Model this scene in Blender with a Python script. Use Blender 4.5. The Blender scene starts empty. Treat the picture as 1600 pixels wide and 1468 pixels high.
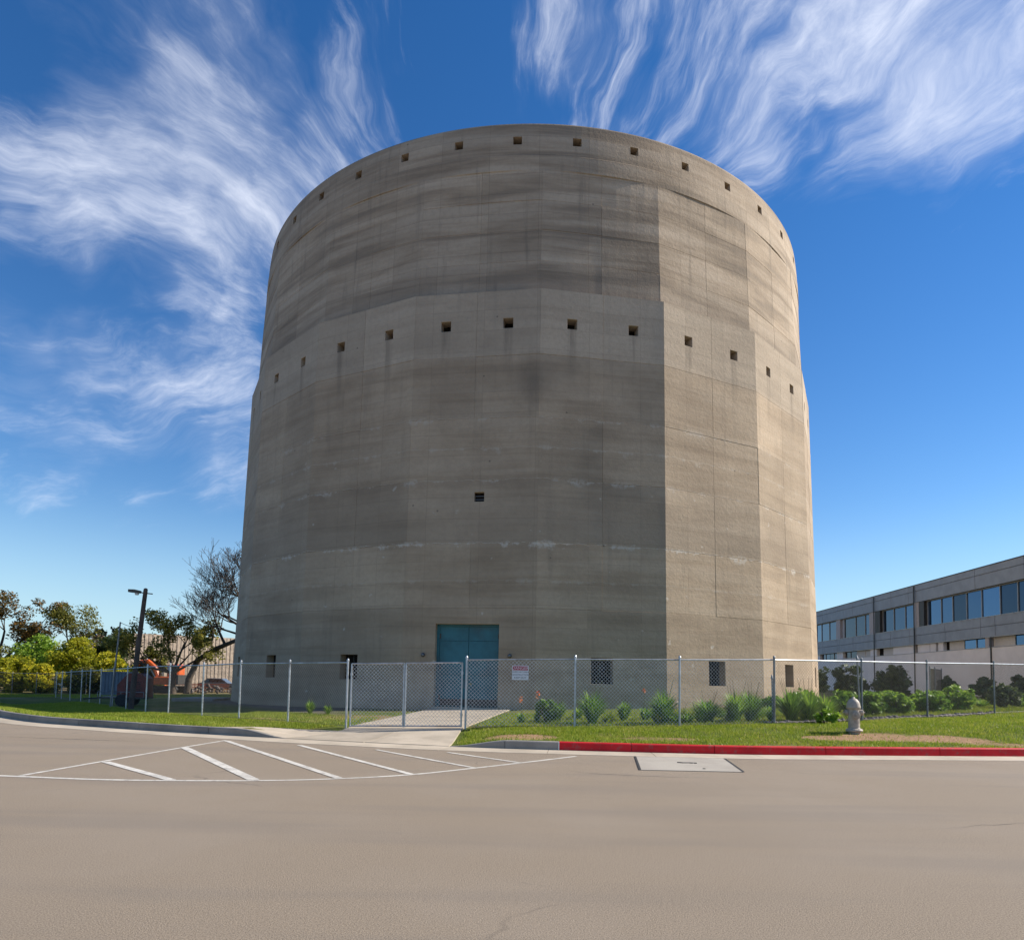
import bpy, math, random
import numpy as np
from mathutils import Vector, Matrix

random.seed(7)
RNG = np.random.default_rng(11)
PI = math.pi
R = math.radians
scene = bpy.context.scene
C = scene.collection

# ------------------------------------------------------------------ camera
FPX, PITCH, ROLL, CX, CY = 1085.98, 0.0614942, 0.0187794, 798.77, 993.84     # photograph pixels (1600 x 1468)
EYE = 1.6
cam_d = bpy.data.cameras.new('camera')
cam = bpy.data.objects.new('camera', cam_d)
C.objects.link(cam)
scene.camera = cam
fw = Vector((0, math.cos(PITCH), math.sin(PITCH)))
up0 = Vector((0, -math.sin(PITCH), math.cos(PITCH)))
rt0 = Vector((1, 0, 0))
rt = rt0*math.cos(ROLL) + up0*math.sin(ROLL)
up = -rt0*math.sin(ROLL) + up0*math.cos(ROLL)
cam.matrix_world = Matrix(((rt.x, up.x, -fw.x, 0), (rt.y, up.y, -fw.y, 0), (rt.z, up.z, -fw.z, EYE), (0, 0, 0, 1)))
cam_d.sensor_fit = 'HORIZONTAL'
cam_d.sensor_width = 36.0
cam_d.lens = FPX/1600*36.0
cam_d.shift_x = (800-CX)/1600
cam_d.shift_y = (CY-734)/1600
cam_d.clip_start = 0.1
cam_d.clip_end = 6000
scene.render.resolution_x, scene.render.resolution_y = 1024, 939

# ------------------------------------------------------------------ sun and sky
SUN_AZ = R(80.0)          # clockwise from +Y
SUN_EL = R(36.0)
sun_dir = Vector((math.sin(SUN_AZ)*math.cos(SUN_EL), math.cos(SUN_AZ)*math.cos(SUN_EL), math.sin(SUN_EL)))
sd = bpy.data.lights.new('sun', 'SUN')
sd.energy = 5.0
sd.angle = R(0.5)
sd.color = (1.0, 0.93, 0.82)
so = bpy.data.objects.new('sun', sd)
C.objects.link(so)
so.rotation_euler = (-sun_dir).to_track_quat('-Z', 'Y').to_euler()
so.location = sun_dir*80

world = bpy.data.worlds.new('World')
scene.world = world
world.use_nodes = True
wt = world.node_tree
for n in list(wt.nodes): wt.nodes.remove(n)

class NT:
    """small helper to write node graphs"""
    def __init__(s, tree): s.t = tree
    def n(s, typ, **kw):
        nd = s.t.nodes.new(typ)
        for k, v in kw.items():
            if k == 'ins':
                for i, val in v.items():
                    if isinstance(val, bpy.types.NodeSocket): s.t.links.new(val, nd.inputs[i])
                    else: nd.inputs[i].default_value = val
            else: setattr(nd, k, v)
        return nd
    def m(s, op, a, b=0.0, c=0.0, clamp=False):
        nd = s.t.nodes.new('ShaderNodeMath'); nd.operation = op; nd.use_clamp = clamp
        for i, v in enumerate((a, b, c)):
            if isinstance(v, bpy.types.NodeSocket): s.t.links.new(v, nd.inputs[i])
            else: nd.inputs[i].default_value = v
        return nd.outputs[0]
    def vm(s, op, a, b=(0, 0, 0)):
        nd = s.t.nodes.new('ShaderNodeVectorMath'); nd.operation = op
        for i, v in enumerate((a, b)):
            if isinstance(v, bpy.types.NodeSocket): s.t.links.new(v, nd.inputs[i])
            else: nd.inputs[i].default_value = v
        return nd.outputs['Value'] if op in ('DOT_PRODUCT', 'LENGTH') else nd.outputs[0]
    def xyz(s, x, y, z):
        return s.n('ShaderNodeCombineXYZ', ins={0: x, 1: y, 2: z}).outputs[0]
    def sep(s, v):
        nd = s.n('ShaderNodeSeparateXYZ', ins={0: v}); return nd.outputs
    def noise(s, vec, scale=1.0, detail=4.0, rough=0.5, dist=0.0):
        nd = s.n('ShaderNodeTexNoise', ins={'Vector': vec, 'Scale': scale, 'Detail': detail, 'Roughness': rough, 'Distortion': dist})
        return nd.outputs['Fac']
    def ss(s, v, a, b, lo=0.0, hi=1.0):
        nd = s.n('ShaderNodeMapRange', interpolation_type='SMOOTHSTEP', ins={0: v, 1: a, 2: b, 3: lo, 4: hi}); return nd.outputs[0]
    def lin(s, v, a, b, lo=0.0, hi=1.0):
        nd = s.n('ShaderNodeMapRange', ins={0: v, 1: a, 2: b, 3: lo, 4: hi}); return nd.outputs[0]
    def mix(s, f, a, b, blend='MIX'):
        nd = s.n('ShaderNodeMix', data_type='RGBA', blend_type=blend)
        for i, v in ((0, f), (6, a), (7, b)):
            if isinstance(v, bpy.types.NodeSocket): s.t.links.new(v, nd.inputs[i])
            else: nd.inputs[i].default_value = v if i == 0 else (tuple(v)+(1,) if len(v) == 3 else v)
        return nd.outputs[2]
    def ramp(s, f, stops):
        nd = s.n('ShaderNodeValToRGB', ins={0: f})
        e = nd.color_ramp.elements
        while len(e) < len(stops): e.new(0.5)
        for k, (pos, col) in enumerate(stops):
            e[k].position = pos; e[k].color = tuple(col)+(1,)
        return nd.outputs[0]

w = NT(wt)
sky = w.n('ShaderNodeTexSky', sky_type='NISHITA', sun_disc=False, sun_elevation=SUN_EL, sun_rotation=SUN_AZ,
          altitude=50.0, air_density=1.0, dust_density=0.0, ozone_density=1.6)
hs = w.n('ShaderNodeHueSaturation', ins={'Hue': 0.508, 'Saturation': 1.36, 'Value': 1.18, 'Color': sky.outputs[0]})
dirn = w.vm('NORMALIZE', w.n('ShaderNodeTexCoord').outputs['Generated'])
dz = w.sep(dirn)[2]
def sky_dir(px, py):
    X = (px-CX)/FPX; U = -(py-CY)/FPX
    a = X*math.cos(ROLL)-U*math.sin(ROLL); u = X*math.sin(ROLL)+U*math.cos(ROLL)
    return Vector((a, math.cos(PITCH)-u*math.sin(PITCH), math.sin(PITCH)+u*math.cos(PITCH))).normalized()
# cirrus: filaments fan out from one radiant point in the sky
V0 = sky_dir(900, 590); E1 = V0.cross(Vector((0, 0, 1))).normalized(); E2 = E1.cross(V0)
wn_ = w.n('ShaderNodeTexNoise', ins={'Vector': dirn, 'Scale': 3.0, 'Detail': 4.0, 'Roughness': 0.5})
wv = w.vm('MULTIPLY', w.vm('SUBTRACT', wn_.outputs['Color'], (0.5, 0.5, 0.5)), (0.23, 0.23, 0.23))
dw = w.vm('ADD', dirn, wv)
pa = w.vm('DOT_PRODUCT', dw, tuple(E1)); pb = w.vm('DOT_PRODUCT', dw, tuple(E2))
rho = w.m('MAXIMUM', w.m('SQRT', w.m('ADD', w.m('MULTIPLY', pa, pa), w.m('MULTIPLY', pb, pb))), 0.02)
ca = w.m('DIVIDE', pa, rho); cb_ = w.m('DIVIDE', pb, rho)
fil = w.noise(w.xyz(w.m('MULTIPLY', ca, 7.0), w.m('MULTIPLY', cb_, 7.0), w.m('MULTIPLY', rho, 5.2)), 1.0, 9.0, 0.66)
soft = w.noise(w.vm('ADD', dw, (3.1, 0.4, 1.7)), 3.4, 4.0, 0.55)
def bank(px, py, width, amp):
    d = w.vm('DOT_PRODUCT', dirn, tuple(sky_dir(px, py)))
    return w.m('MULTIPLY', w.ss(d, math.cos(R(width)), math.cos(R(width*0.25))), amp)
cover = None
for b in ((250, 150, 20, 1.0), (30, 70, 17, 1.0), (700, 60, 10, .75), (520, 210, 12, .95), (980, 70, 15, 1.0), (1270, 170, 13, 1.15), (1500, 10, 15, 1.0), (130, 650, 12, 1.05), (330, 650, 11, 1.05)):
    v = bank(*b)
    cover = v if cover is None else w.m('MAXIMUM', cover, v)
# unseen cirrus overhead and behind, its cover shaped to brighten the shaded side
cover = w.m('MAXIMUM', cover, w.ss(dz, 0.72, 0.86, 0.0, 0.8))
cover = w.m('MAXIMUM', cover, w.ss(w.sep(dirn)[1], 0.2, -0.15, 0.0, 0.55))
clump = w.m('ADD', w.m('SUBTRACT', soft, 0.5), w.m('MULTIPLY', w.m('SUBTRACT', cover, 1.0), 0.30))
fib = w.m('POWER', w.lin(w.m('ADD', fil, w.m('MULTIPLY', clump, 0.62)), 0.46, 0.84), 1.6)
veil = w.ss(w.m('ADD', clump, w.m('MULTIPLY', fil, 0.5)), 0.12, 0.50, 0.0, 0.34)
mask = w.m('ADD', fib, w.m('MULTIPLY', veil, w.m('SUBTRACT', 1.0, fib)), clamp=True)
mask = w.m('MULTIPLY', mask, w.ss(cover, 0.02, 0.5))
mask = w.m('MULTIPLY', mask, w.ss(dz, 0.03, 0.2, 0.0, 0.90))
clear = w.mix(w.ss(dz, 0.24, -0.02, 0.0, 0.8), hs.outputs[0], (3.5, 5.6, 7.4))      # pale blue air near the horizon
skyc = w.mix(mask, clear, (8.8, 9.2, 10.2))
bg = w.n('ShaderNodeBackground', ins={'Color': skyc, 'Strength': 0.080})
wo = w.n('ShaderNodeOutputWorld', ins={0: bg.outputs[0]})

world.cycles.sampling_method = 'MANUAL'; world.cycles.sample_map_resolution = 256
scene.view_settings.view_transform = 'Standard'
scene.view_settings.look = 'None'
scene.view_settings.gamma = 1.0
scene.view_settings.use_curve_mapping = False
scene.view_settings.exposure = 0.62
scene.render.engine = 'CYCLES'
scene.cycles.max_bounces = 6; scene.cycles.diffuse_bounces = 3; scene.cycles.glossy_bounces = 2; scene.cycles.transmission_bounces = 2

# ------------------------------------------------------------------ helpers
def empty(name, loc=(0, 0, 0), rz=0.0):
    o = bpy.data.objects.new(name, None)
    C.objects.link(o); o.location = loc; o.rotation_euler = (0, 0, rz)
    o.empty_display_size = 0.3
    return o

def tag(o, label=None, cat=None, group=None, kind=None):
    if label: o['label'] = label
    if cat: o['category'] = cat
    if group: o['group'] = group
    if kind: o['kind'] = kind
    return o

class MB:
    def __init__(s): s.v = []; s.f = []
    def add(s, vs, fs):
        o = len(s.v); s.v.extend([tuple(p) for p in vs]); s.f.extend([tuple(i+o for i in f) for f in fs]); return s
    def box(s, c, size, rz=0.0, m=None):
        hx, hy, hz = size[0]/2, size[1]/2, size[2]/2
        vs = []
        for sx in (-1, 1):
            for sy in (-1, 1):
                for sz in (-1, 1):
                    p = Vector((sx*hx, sy*hy, sz*hz))
                    if m is not None: p = m @ p
                    elif rz: p = Matrix.Rotation(rz, 3, 'Z') @ p
                    vs.append((p.x+c[0], p.y+c[1], p.z+c[2]))
        return s.add(vs, [(0, 1, 3, 2), (4, 6, 7, 5), (0, 4, 5, 1), (2, 3, 7, 6), (0, 2, 6, 4), (1, 5, 7, 3)])
    def bbox(s, c, size, b=0.02):
        """box with chamfered vertical and top edges"""
        hx, hy, hz = size[0]/2, size[1]/2, size[2]/2
        def ring(ix, z):
            x, y = hx-ix, hy-ix; k = b
            return [(c[0]+p[0], c[1]+p[1], c[2]+z) for p in ((-x+k, -y), (x-k, -y), (x, -y+k), (x, y-k), (x-k, y), (-x+k, y), (-x, y-k), (-x, -y+k))]
        vs = ring(0, -hz)+ring(0, hz-b)+ring(b, hz)
        fs = [tuple(range(7, -1, -1)), tuple(range(16, 24))]
        for r in (0, 8):
            for i in range(8): fs.append((r+i, r+(i+1) % 8, r+8+(i+1) % 8, r+8+i))
        return s.add(vs, fs)
    def tube(s, pts, rad, n=6, cap=True):
        pts = [Vector(p) for p in pts]
        rads = rad if isinstance(rad, (list, tuple)) else [rad]*len(pts)
        o = len(s.v); prev = None
        for i, p in enumerate(pts):
            t = (pts[min(i+1, len(pts)-1)]-pts[max(i-1, 0)])
            if t.length < 1e-9: t = Vector((0, 0, 1))
            t.normalize()
            if prev is None:
                a = t.cross(Vector((0, 0, 1)))
                if a.length < 1e-3: a = t.cross(Vector((1, 0, 0)))
            else:
                a = prev - t*prev.dot(t)
                if a.length < 1e-4: a = t.cross(Vector((1, 0, 0.3)))
            a.normalize(); prev = a; b = t.cross(a)
            for k in range(n):
                q = p + (a*math.cos(2*PI*k/n)+b*math.sin(2*PI*k/n))*rads[i]
                s.v.append((q.x, q.y, q.z))
        for i in range(len(pts)-1):
            for k in range(n):
                s.f.append((o+i*n+k, o+i*n+(k+1) % n, o+(i+1)*n+(k+1) % n, o+(i+1)*n+k))
        if cap:
            s.f.append(tuple(o+k for k in range(n-1, -1, -1)))
            s.f.append(tuple(o+(len(pts)-1)*n+k for k in range(n)))
        return s
    def lathe(s, prof, n=20, c=(0, 0, 0), m=None):
        o = len(s.v)
        for r, z in prof:
            for k in range(n):
                p = Vector((r*math.cos(2*PI*k/n), r*math.sin(2*PI*k/n), z))
                if m is not None: p = m @ p
                s.v.append((p.x+c[0], p.y+c[1], p.z+c[2]))
        for i in range(len(prof)-1):
            for k in range(n): s.f.append((o+i*n+k, o+i*n+(k+1) % n, o+(i+1)*n+(k+1) % n, o+(i+1)*n+k))
        s.f.append(tuple(o+k for k in range(n-1, -1, -1)))
        s.f.append(tuple(o+(len(prof)-1)*n+k for k in range(n)))
        return s
    def prism(s, outline, y0, y1):
        """outline in xz, extruded along y"""
        n = len(outline); vs = [(x, y0, z) for x, z in outline]+[(x, y1, z) for x, z in outline]
        fs = [tuple(range(n)), tuple(range(2*n-1, n-1, -1))]
        for i in range(n): j = (i+1) % n; fs.append((i, i+n, j+n, j))
        return s.add(vs, fs)
    def build(s, name, mat, parent=None, smooth=False, loc=None):
        me = bpy.data.meshes.new(name)
        me.from_pydata(s.v, [], s.f); me.update()
        if smooth:
            me.polygons.foreach_set('use_smooth', [True]*len(me.polygons))
        if mat: me.materials.append(mat)
        o = bpy.data.objects.new(name, me); C.objects.link(o)
        if parent: o.parent = parent
        if loc: o.location = loc
        return o

def np_mesh(name, verts, faces, mat, parent=None):
    """verts (N,3), faces (M,k)"""
    me = bpy.data.meshes.new(name)
    verts = np.asarray(verts, np.float32); faces = np.asarray(faces, np.int32); k = faces.shape[1]
    me.vertices.add(len(verts)); me.vertices.foreach_set('co', verts.ravel())
    me.loops.add(faces.size); me.loops.foreach_set('vertex_index', faces.ravel())
    me.polygons.add(len(faces)); me.polygons.foreach_set('loop_start', np.arange(0, faces.size, k, dtype=np.int32))
    me.polygons.foreach_set('loop_total', np.full(len(faces), k, np.int32))
    me.update(calc_edges=True); me.validate()
    me.materials.append(mat)
    o = bpy.data.objects.new(name, me); C.objects.link(o)
    if parent: o.parent = parent
    return o

def copy_tree(o, parent=None):
    c = o.copy(); C.objects.link(c)
    if parent: c.parent = parent
    for ch in list(o.children): copy_tree(ch, c)
    return c

# ------------------------------------------------------------------ materials
def new_mat(name):
    m = bpy.data.materials.new(name); m.use_nodes = True
    t = m.node_tree
    for n in list(t.nodes): t.nodes.remove(n)
    N = NT(t)
    b = N.n('ShaderNodeBsdfPrincipled'); o = N.n('ShaderNodeOutputMaterial', ins={0: b.outputs[0]})
    return m, N, b

def setc(N, b, col):
    if isinstance(col, bpy.types.NodeSocket): N.t.links.new(col, b.inputs['Base Color'])
    else: b.inputs['Base Color'].default_value = tuple(col)+(1,)

def bump(N, b, h, dist=0.01, strength=1.0):
    nd = N.n('ShaderNodeBump', ins={'Strength': strength, 'Distance': dist, 'Height': h})
    N.t.links.new(nd.outputs[0], b.inputs['Normal'])

def pos(N): return N.n('ShaderNodeNewGeometry').outputs['Position']

def simple(name, col, rough=0.6, metal=0.0, var=0.15, scale=6.0, bmp=0.0, spec=None, dirt=None):
    m, N, b = new_mat(name)
    v = N.n('ShaderNodeTexCoord').outputs['Object']
    f = N.noise(v, scale, 5.0, 0.6)
    a = [c*(1-var) for c in col]; d = [min(1, c*(1+var)) for c in col]
    cc = N.mix(N.ss(f, 0.3, 0.7), a, d)
    if dirt:
        g = N.ss(N.noise(v, scale*0.37, 6.0, 0.65), 0.52, 0.72)
        cc = N.mix(N.m('MULTIPLY', g, 0.7), cc, dirt)
    setc(N, b, cc)
    b.inputs['Roughness'].default_value = rough; b.inputs['Metallic'].default_value = metal
    if spec is not None: b.inputs['Specular IOR Level'].default_value = spec
    if bmp: bump(N, b, f, bmp)
    return m

TX, TY = 0.973, 49.934        # tower axis
PH_, FA_ = R(0.3), 2*PI/20

def mat_tower():
    m, N, b = new_mat('tower_concrete')
    P = N.vm('SUBTRACT', pos(N), (TX, TY, 0))
    x, y, z = N.sep(P)
    th = N.m('ARCTAN2', x, N.m('MULTIPLY', y, -1.0))
    u = N.m('MULTIPLY', th, 18.8)
    uz = N.xyz(u, z, 0.0)
    rnd = N.n('ShaderNodeObjectInfo').outputs['Random']
    up_ = N.ss(z, 19.5, 19.7)
    blotch = N.noise(uz, 0.28, 5.0, 0.62)
    lift = N.noise(N.xyz(N.m('MULTIPLY', u, 0.12), N.m('MULTIPLY', z, 1.3), 4.0), 1.0, 5.0, 0.62, 0.4)
    run = N.noise(N.xyz(N.m('MULTIPLY', u, 2.2), N.m('MULTIPLY', z, 0.17), 7.0), 1.0, 4.0, 0.65)
    grain = N.noise(uz, 5.0, 5.0, 0.7)
    wob = N.noise(N.xyz(N.m('MULTIPLY', u, 0.8), N.m('MULTIPLY', z, 0.5), 11.0), 1.0, 5.0, 0.65)
    col = N.mix(N.ss(blotch, 0.3, 0.7), (0.325, 0.238, 0.158), (0.445, 0.336, 0.230))
    col = N.mix(N.m('MULTIPLY', N.ss(z, 19.5, 19.7), 0.30), col, (0.22, 0.165, 0.115))
    col = N.mix(N.m('MULTIPLY', N.ss(lift, 0.36, 0.66), N.lin(up_, 0, 1, 0.40, 0.75)), col, (0.515, 0.412, 0.305))
    col = N.mix(N.m('MULTIPLY', N.ss(lift, 0.48, 0.34), N.lin(up_, 0, 1, 0.22, 0.55)), col, (0.235, 0.19, 0.145))
    col = N.mix(N.m('MULTIPLY', N.ss(run, 0.53, 0.75), N.lin(up_, 0, 1, 0.30, 0.55)), col, (0.215, 0.175, 0.132))
    # weathered band at the foot of the upper tier, and a paler top to the lower one
    col = N.mix(N.m('MULTIPLY', N.m('MULTIPLY', up_, N.ss(z, 21.6, 19.7)), 0.40), col, (0.21, 0.172, 0.132))
    col = N.mix(N.m('MULTIPLY', N.m('MULTIPLY', N.ss(z, 16.3, 16.6), N.ss(z, 19.7, 19.5)), 0.30), col, (0.50, 0.43, 0.345))
    # damp darker lift above the lime line
    col = N.mix(N.m('MULTIPLY', N.m('MULTIPLY', N.ss(z, 7.68, 7.74), N.ss(N.m('ADD', z, N.m('MULTIPLY', blotch, 3.0)), 13.5, 10.0)), 0.38), col, (0.255, 0.205, 0.155))
    # formwork sheets of each lift, slightly different in tone
    sheet = N.n('ShaderNodeTexBrick', offset=0.0, ins={'Vector': N.xyz(N.m('ADD', u, N.m('MULTIPLY', wob, 0.10)), N.m('ADD', z, N.m('MULTIPLY', wob, 0.07)), 0.0), 'Color1': (0.80, 0.80, 0.80, 1), 'Color2': (1.12, 1.12, 1.12, 1), 'Mortar': (0.45, 0.44, 0.43, 1), 'Scale': 1.0, 'Mortar Size': 0.012, 'Mortar Smooth': 0.3, 'Brick Width': 2.45, 'Row Height': 0.985})
    col = N.mix(N.m('MULTIPLY', N.lin(up_, 0, 1, 0.34, 0.55), N.ss(blotch, 0.30, 0.55, 0.45, 1.0)), col, N.mix(1.0, col, sheet.outputs[0], 'MULTIPLY'))
    # old soot stain and drips under the vents
    sx_ = N.m('DIVIDE', N.m('SUBTRACT', u, -0.1), 1.1); sz_ = N.m('DIVIDE', N.m('SUBTRACT', z, 15.1), 1.5)
    sr = N.m('ADD', N.m('SQRT', N.m('ADD', N.m('MULTIPLY', sx_, sx_), N.m('MULTIPLY', sz_, sz_))), N.m('MULTIPLY', N.m('SUBTRACT', wob, 0.5), 1.4))
    col = N.mix(N.ss(sr, 1.1, 0.1, 0.0, 0.5), col, (0.125, 0.102, 0.08))
    ph = N.m('ABSOLUTE', N.m('SUBTRACT', N.m('FRACT', N.m('DIVIDE', N.m('SUBTRACT', th, PH_), FA_/2)), 0.5))
    drip = N.m('MULTIPLY', N.m('MULTIPLY', N.ss(ph, 0.10, 0.02), N.ss(run, 0.36, 0.6)), N.m('MULTIPLY', N.ss(z, 14.6, 17.6), N.ss(z, 17.9, 17.75)))
    col = N.mix(N.m('MULTIPLY', drip, 0.5), col, (0.15, 0.12, 0.09))
    # tie holes and small blow holes
    vo = N.n('ShaderNodeTexVoronoi', ins={'Vector': N.xyz(u, z, 0.0), 'Scale': 0.8, 'Randomness': 0.75})
    col = N.mix(N.m('MULTIPLY', N.ss(vo.outputs['Distance'], 0.045, 0.03), 0.6), col, (0.10, 0.085, 0.068))
    k_ = N.lin(rnd, 0, 1, 0.91, 1.08)
    col = N.mix(1.0, col, N.n('ShaderNodeCombineColor', ins={0: k_, 1: k_, 2: k_}).outputs[0], 'MULTIPLY')
    # chalky lime marks along the pour joints of the lower tier
    zw = N.m('ADD', z, N.m('MULTIPLY', N.m('SUBTRACT', wob, 0.5), 0.45))
    wd_ = N.m('ADD', 0.02, N.m('MULTIPLY', N.ss(wob, 0.48, 0.72), 0.34))
    lime = None
    for zj, am in ((7.70, 0.9), (10.6, 0.55), (12.1, 0.4), (13.5, 0.42), (6.0, 0.3)):
        k = N.m('MULTIPLY', N.m('SUBTRACT', 1.0, N.m('DIVIDE', N.m('ABSOLUTE', N.m('SUBTRACT', zw, zj)), wd_), clamp=True), am)
        lime = k if lime is None else N.m('MAXIMUM', lime, k)
    lime = N.m('MULTIPLY', lime, N.ss(grain, 0.36, 0.58))
    flecks = N.m('MULTIPLY', N.ss(N.noise(uz, 1.9, 2.0, 0.5), 0.70, 0.77), N.ss(z, 16.0, 9.0, 0.0, 0.5))
    col = N.mix(N.m('MAXIMUM', lime, flecks), col, (0.62, 0.56, 0.48))
    col = N.mix(N.m('MULTIPLY', N.ss(grain, 0.40, 0.75), 0.22), col, (0.21, 0.175, 0.135))
    setc(N, b, col)
    b.inputs['Roughness'].default_value = 0.88
    b.inputs['Specular IOR Level'].default_value = 0.2
    h = N.m('ADD', N.m('MULTIPLY', grain, 0.8), N.m('MULTIPLY', lift, 0.55))
    bump(N, b, h, 0.05, 0.55)
    return m
M_TOWER = mat_tower()

def mat_asphalt():
    m, N, b = new_mat('aged_asphalt')
    P = pos(N)
    g = N.noise(P, 85.0, 4.0, 0.8)
    bl = N.noise(P, 0.35, 5.0, 0.55)
    st = N.noise(N.vm('MULTIPLY', P, (0.12, 0.9, 1)), 1.0, 4.0, 0.55)
    col = N.mix(N.ss(g, 0.34, 0.66), (0.162, 0.125, 0.090), (0.338, 0.275, 0.206))
    col = N.mix(N.m('MULTIPLY', N.ss(bl, 0.4, 0.7), 0.35), col, (0.30, 0.25, 0.20))
    col = N.mix(N.m('MULTIPLY', N.ss(st, 0.46, 0.68), 0.36), col, (0.185, 0.158, 0.133))
    col = N.mix(N.m('MULTIPLY', N.ss(g, 0.68, 0.76), 0.6), col, (0.52, 0.46, 0.39))
    wp = N.vm('ADD', P, N.n('ShaderNodeTexNoise', ins={'Vector': P, 'Scale': 0.8, 'Detail': 3.0}).outputs['Color'])
    vor = N.n('ShaderNodeTexVoronoi', feature='DISTANCE_TO_EDGE', ins={'Vector': wp, 'Scale': 0.13}).outputs['Distance']
    crack = N.m('MULTIPLY', N.ss(vor, 0.003, 0.001), N.ss(bl, 0.52, 0.6))
    col = N.mix(N.m('MULTIPLY', crack, 0.35), col, (0.08, 0.068, 0.058))
    setc(N, b, col)
    b.inputs['Roughness'].default_value = 0.85
    b.inputs['Specular IOR Level'].default_value = 0.2
    bump(N, b, g, 0.008, 0.8)
    return m
M_ASPHALT = mat_asphalt()
M_BLACK_ = simple('crack_filler', (0.085, 0.075, 0.065), 0.9, 0, 0.3)

def mat_pale_concrete(name, base=(0.42, 0.36, 0.28), dark=(0.27, 0.23, 0.18), rough=0.85):
    m, N, b = new_mat(name)
    P = pos(N)
    f = N.noise(P, 1.1, 6.0, 0.6); g = N.noise(P, 40.0, 4.0, 0.7)
    rnd = N.n('ShaderNodeObjectInfo').outputs['Random']
    col = N.mix(N.ss(f, 0.35, 0.72), base, dark)
    col = N.mix(N.m('MULTIPLY', N.ss(g, 0.4, 0.7), 0.3), col, [c*0.6 for c in base])
    k = N.lin(rnd, 0, 1, 0.88, 1.08)
    col = N.mix(1.0, col, N.n('ShaderNodeCombineColor', ins={0: k, 1: k, 2: k}).outputs[0], 'MULTIPLY')
    setc(N, b, col); b.inputs['Roughness'].default_value = rough
    bump(N, b, g, 0.006, 0.7)
    return m
M_CONC = mat_pale_concrete('pale_concrete', (0.50, 0.42, 0.32), (0.36, 0.30, 0.225))
M_KERB = mat_pale_concrete('kerb_concrete', (0.30, 0.27, 0.23), (0.19, 0.17, 0.145))
M_PATCH = mat_pale_concrete('patch_concrete', (0.40, 0.36, 0.30), (0.32, 0.28, 0.235))

def mat_paint(name, col, under, wear=0.6, rough=0.55):
    m, N, b = new_mat(name)
    P = pos(N)
    f = N.noise(P, 7.0, 6.0, 0.7); g = N.noise(P, 60.0, 3.0, 0.7)
    k = N.ss(N.m('ADD', N.m('MULTIPLY', f, 0.65), N.m('MULTIPLY', g, 0.35)), wear-0.06, wear+0.06)
    tone = N.mix(N.ss(N.noise(P, 1.6, 4.0, 0.6), 0.35, 0.7), col, [c*0.78 for c in col])
    setc(N, b, N.mix(N.m('MULTIPLY', k, 0.75), tone, under)); b.inputs['Roughness'].default_value = rough
    b.inputs['Specular IOR Level'].default_value = 0.2
    bump(N, b, g, 0.004, 0.6)
    return m
M_WHITE = mat_paint('road_paint_white', (0.66, 0.62, 0.55), (0.24, 0.21, 0.18), 0.555, 0.6)
M_RED = mat_paint('kerb_paint_red', (0.62, 0.020, 0.026), (0.30, 0.10, 0.085), 0.57, 0.65)

def mat_ground():
    m, N, b = new_mat('lawn_and_soil')
    P = pos(N); x, y, z = N.sep(P)
    f = N.noise(P, 1.6, 6.0, 0.65); g = N.noise(P, 14.0, 5.0, 0.7); bl = N.noise(P, 0.33, 4.0, 0.5)
    grass = N.mix(N.ss(f, 0.3, 0.7), (0.060, 0.095, 0.012), (0.125, 0.165, 0.022))
    dry = N.mix(N.ss(g, 0.3, 0.7), (0.25, 0.145, 0.080), (0.40, 0.26, 0.15))
    soil = N.mix(N.ss(g, 0.3, 0.7), (0.095, 0.065, 0.042), (0.21, 0.145, 0.095))
    col = N.mix(N.ss(g, 0.4, 0.75), grass, N.mix(0.5, grass, soil))
    # bare earth round the hydrant and beside the drive
    bare = None
    for (px, py, rx, ry, s) in BARE:
        q = N.vm('MULTIPLY', N.vm('SUBTRACT', P, (px, py, 0)), (1/rx, 1/ry, 0))
        k = N.ss(N.m('ADD', N.vm('LENGTH', q), N.m('MULTIPLY', N.m('SUBTRACT', f, 0.5), 1.1)), 1.15, 0.75, 0.0, s)
        bare = k if bare is None else N.m('MAXIMUM', bare, k)
    col = N.mix(bare, col, dry)
    col = N.mix(N.m('MULTIPLY', N.ss(bl, 0.50, 0.62), 0.55), col, N.mix(0.5, dry, grass))
    # yard inside the fence on the left: grey gravelly dirt; far left verge: dry grass
    yard = N.m('MULTIPLY', N.ss(N.m('ADD', x, N.m('MULTIPLY', y, 0.72)), 10.5, 13.0), N.ss(x, -5.5, -8.5))
    yard = N.m('MULTIPLY', yard, N.ss(N.m('ADD', y, N.m('MULTIPLY', f, 2.0)), 24.5, 26.5))
    gravel = N.mix(N.ss(g, 0.3, 0.7), (0.085, 0.075, 0.064), (0.19, 0.165, 0.14))
    col = N.mix(yard, col, gravel)
    far = N.ss(N.m('ADD', y, N.m('MULTIPLY', bl, 8.0)), 50.0, 58.0)
    col = N.mix(far, col, N.mix(N.ss(bl, 0.4, 0.6), (0.16, 0.14, 0.05), (0.26, 0.20, 0.10)))
    setc(N, b, col); b.inputs['Roughness'].default_value = 0.95
    b.inputs['Specular IOR Level'].default_value = 0.1
    bump(N, b, g, 0.05, 0.8)
    return m
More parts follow.
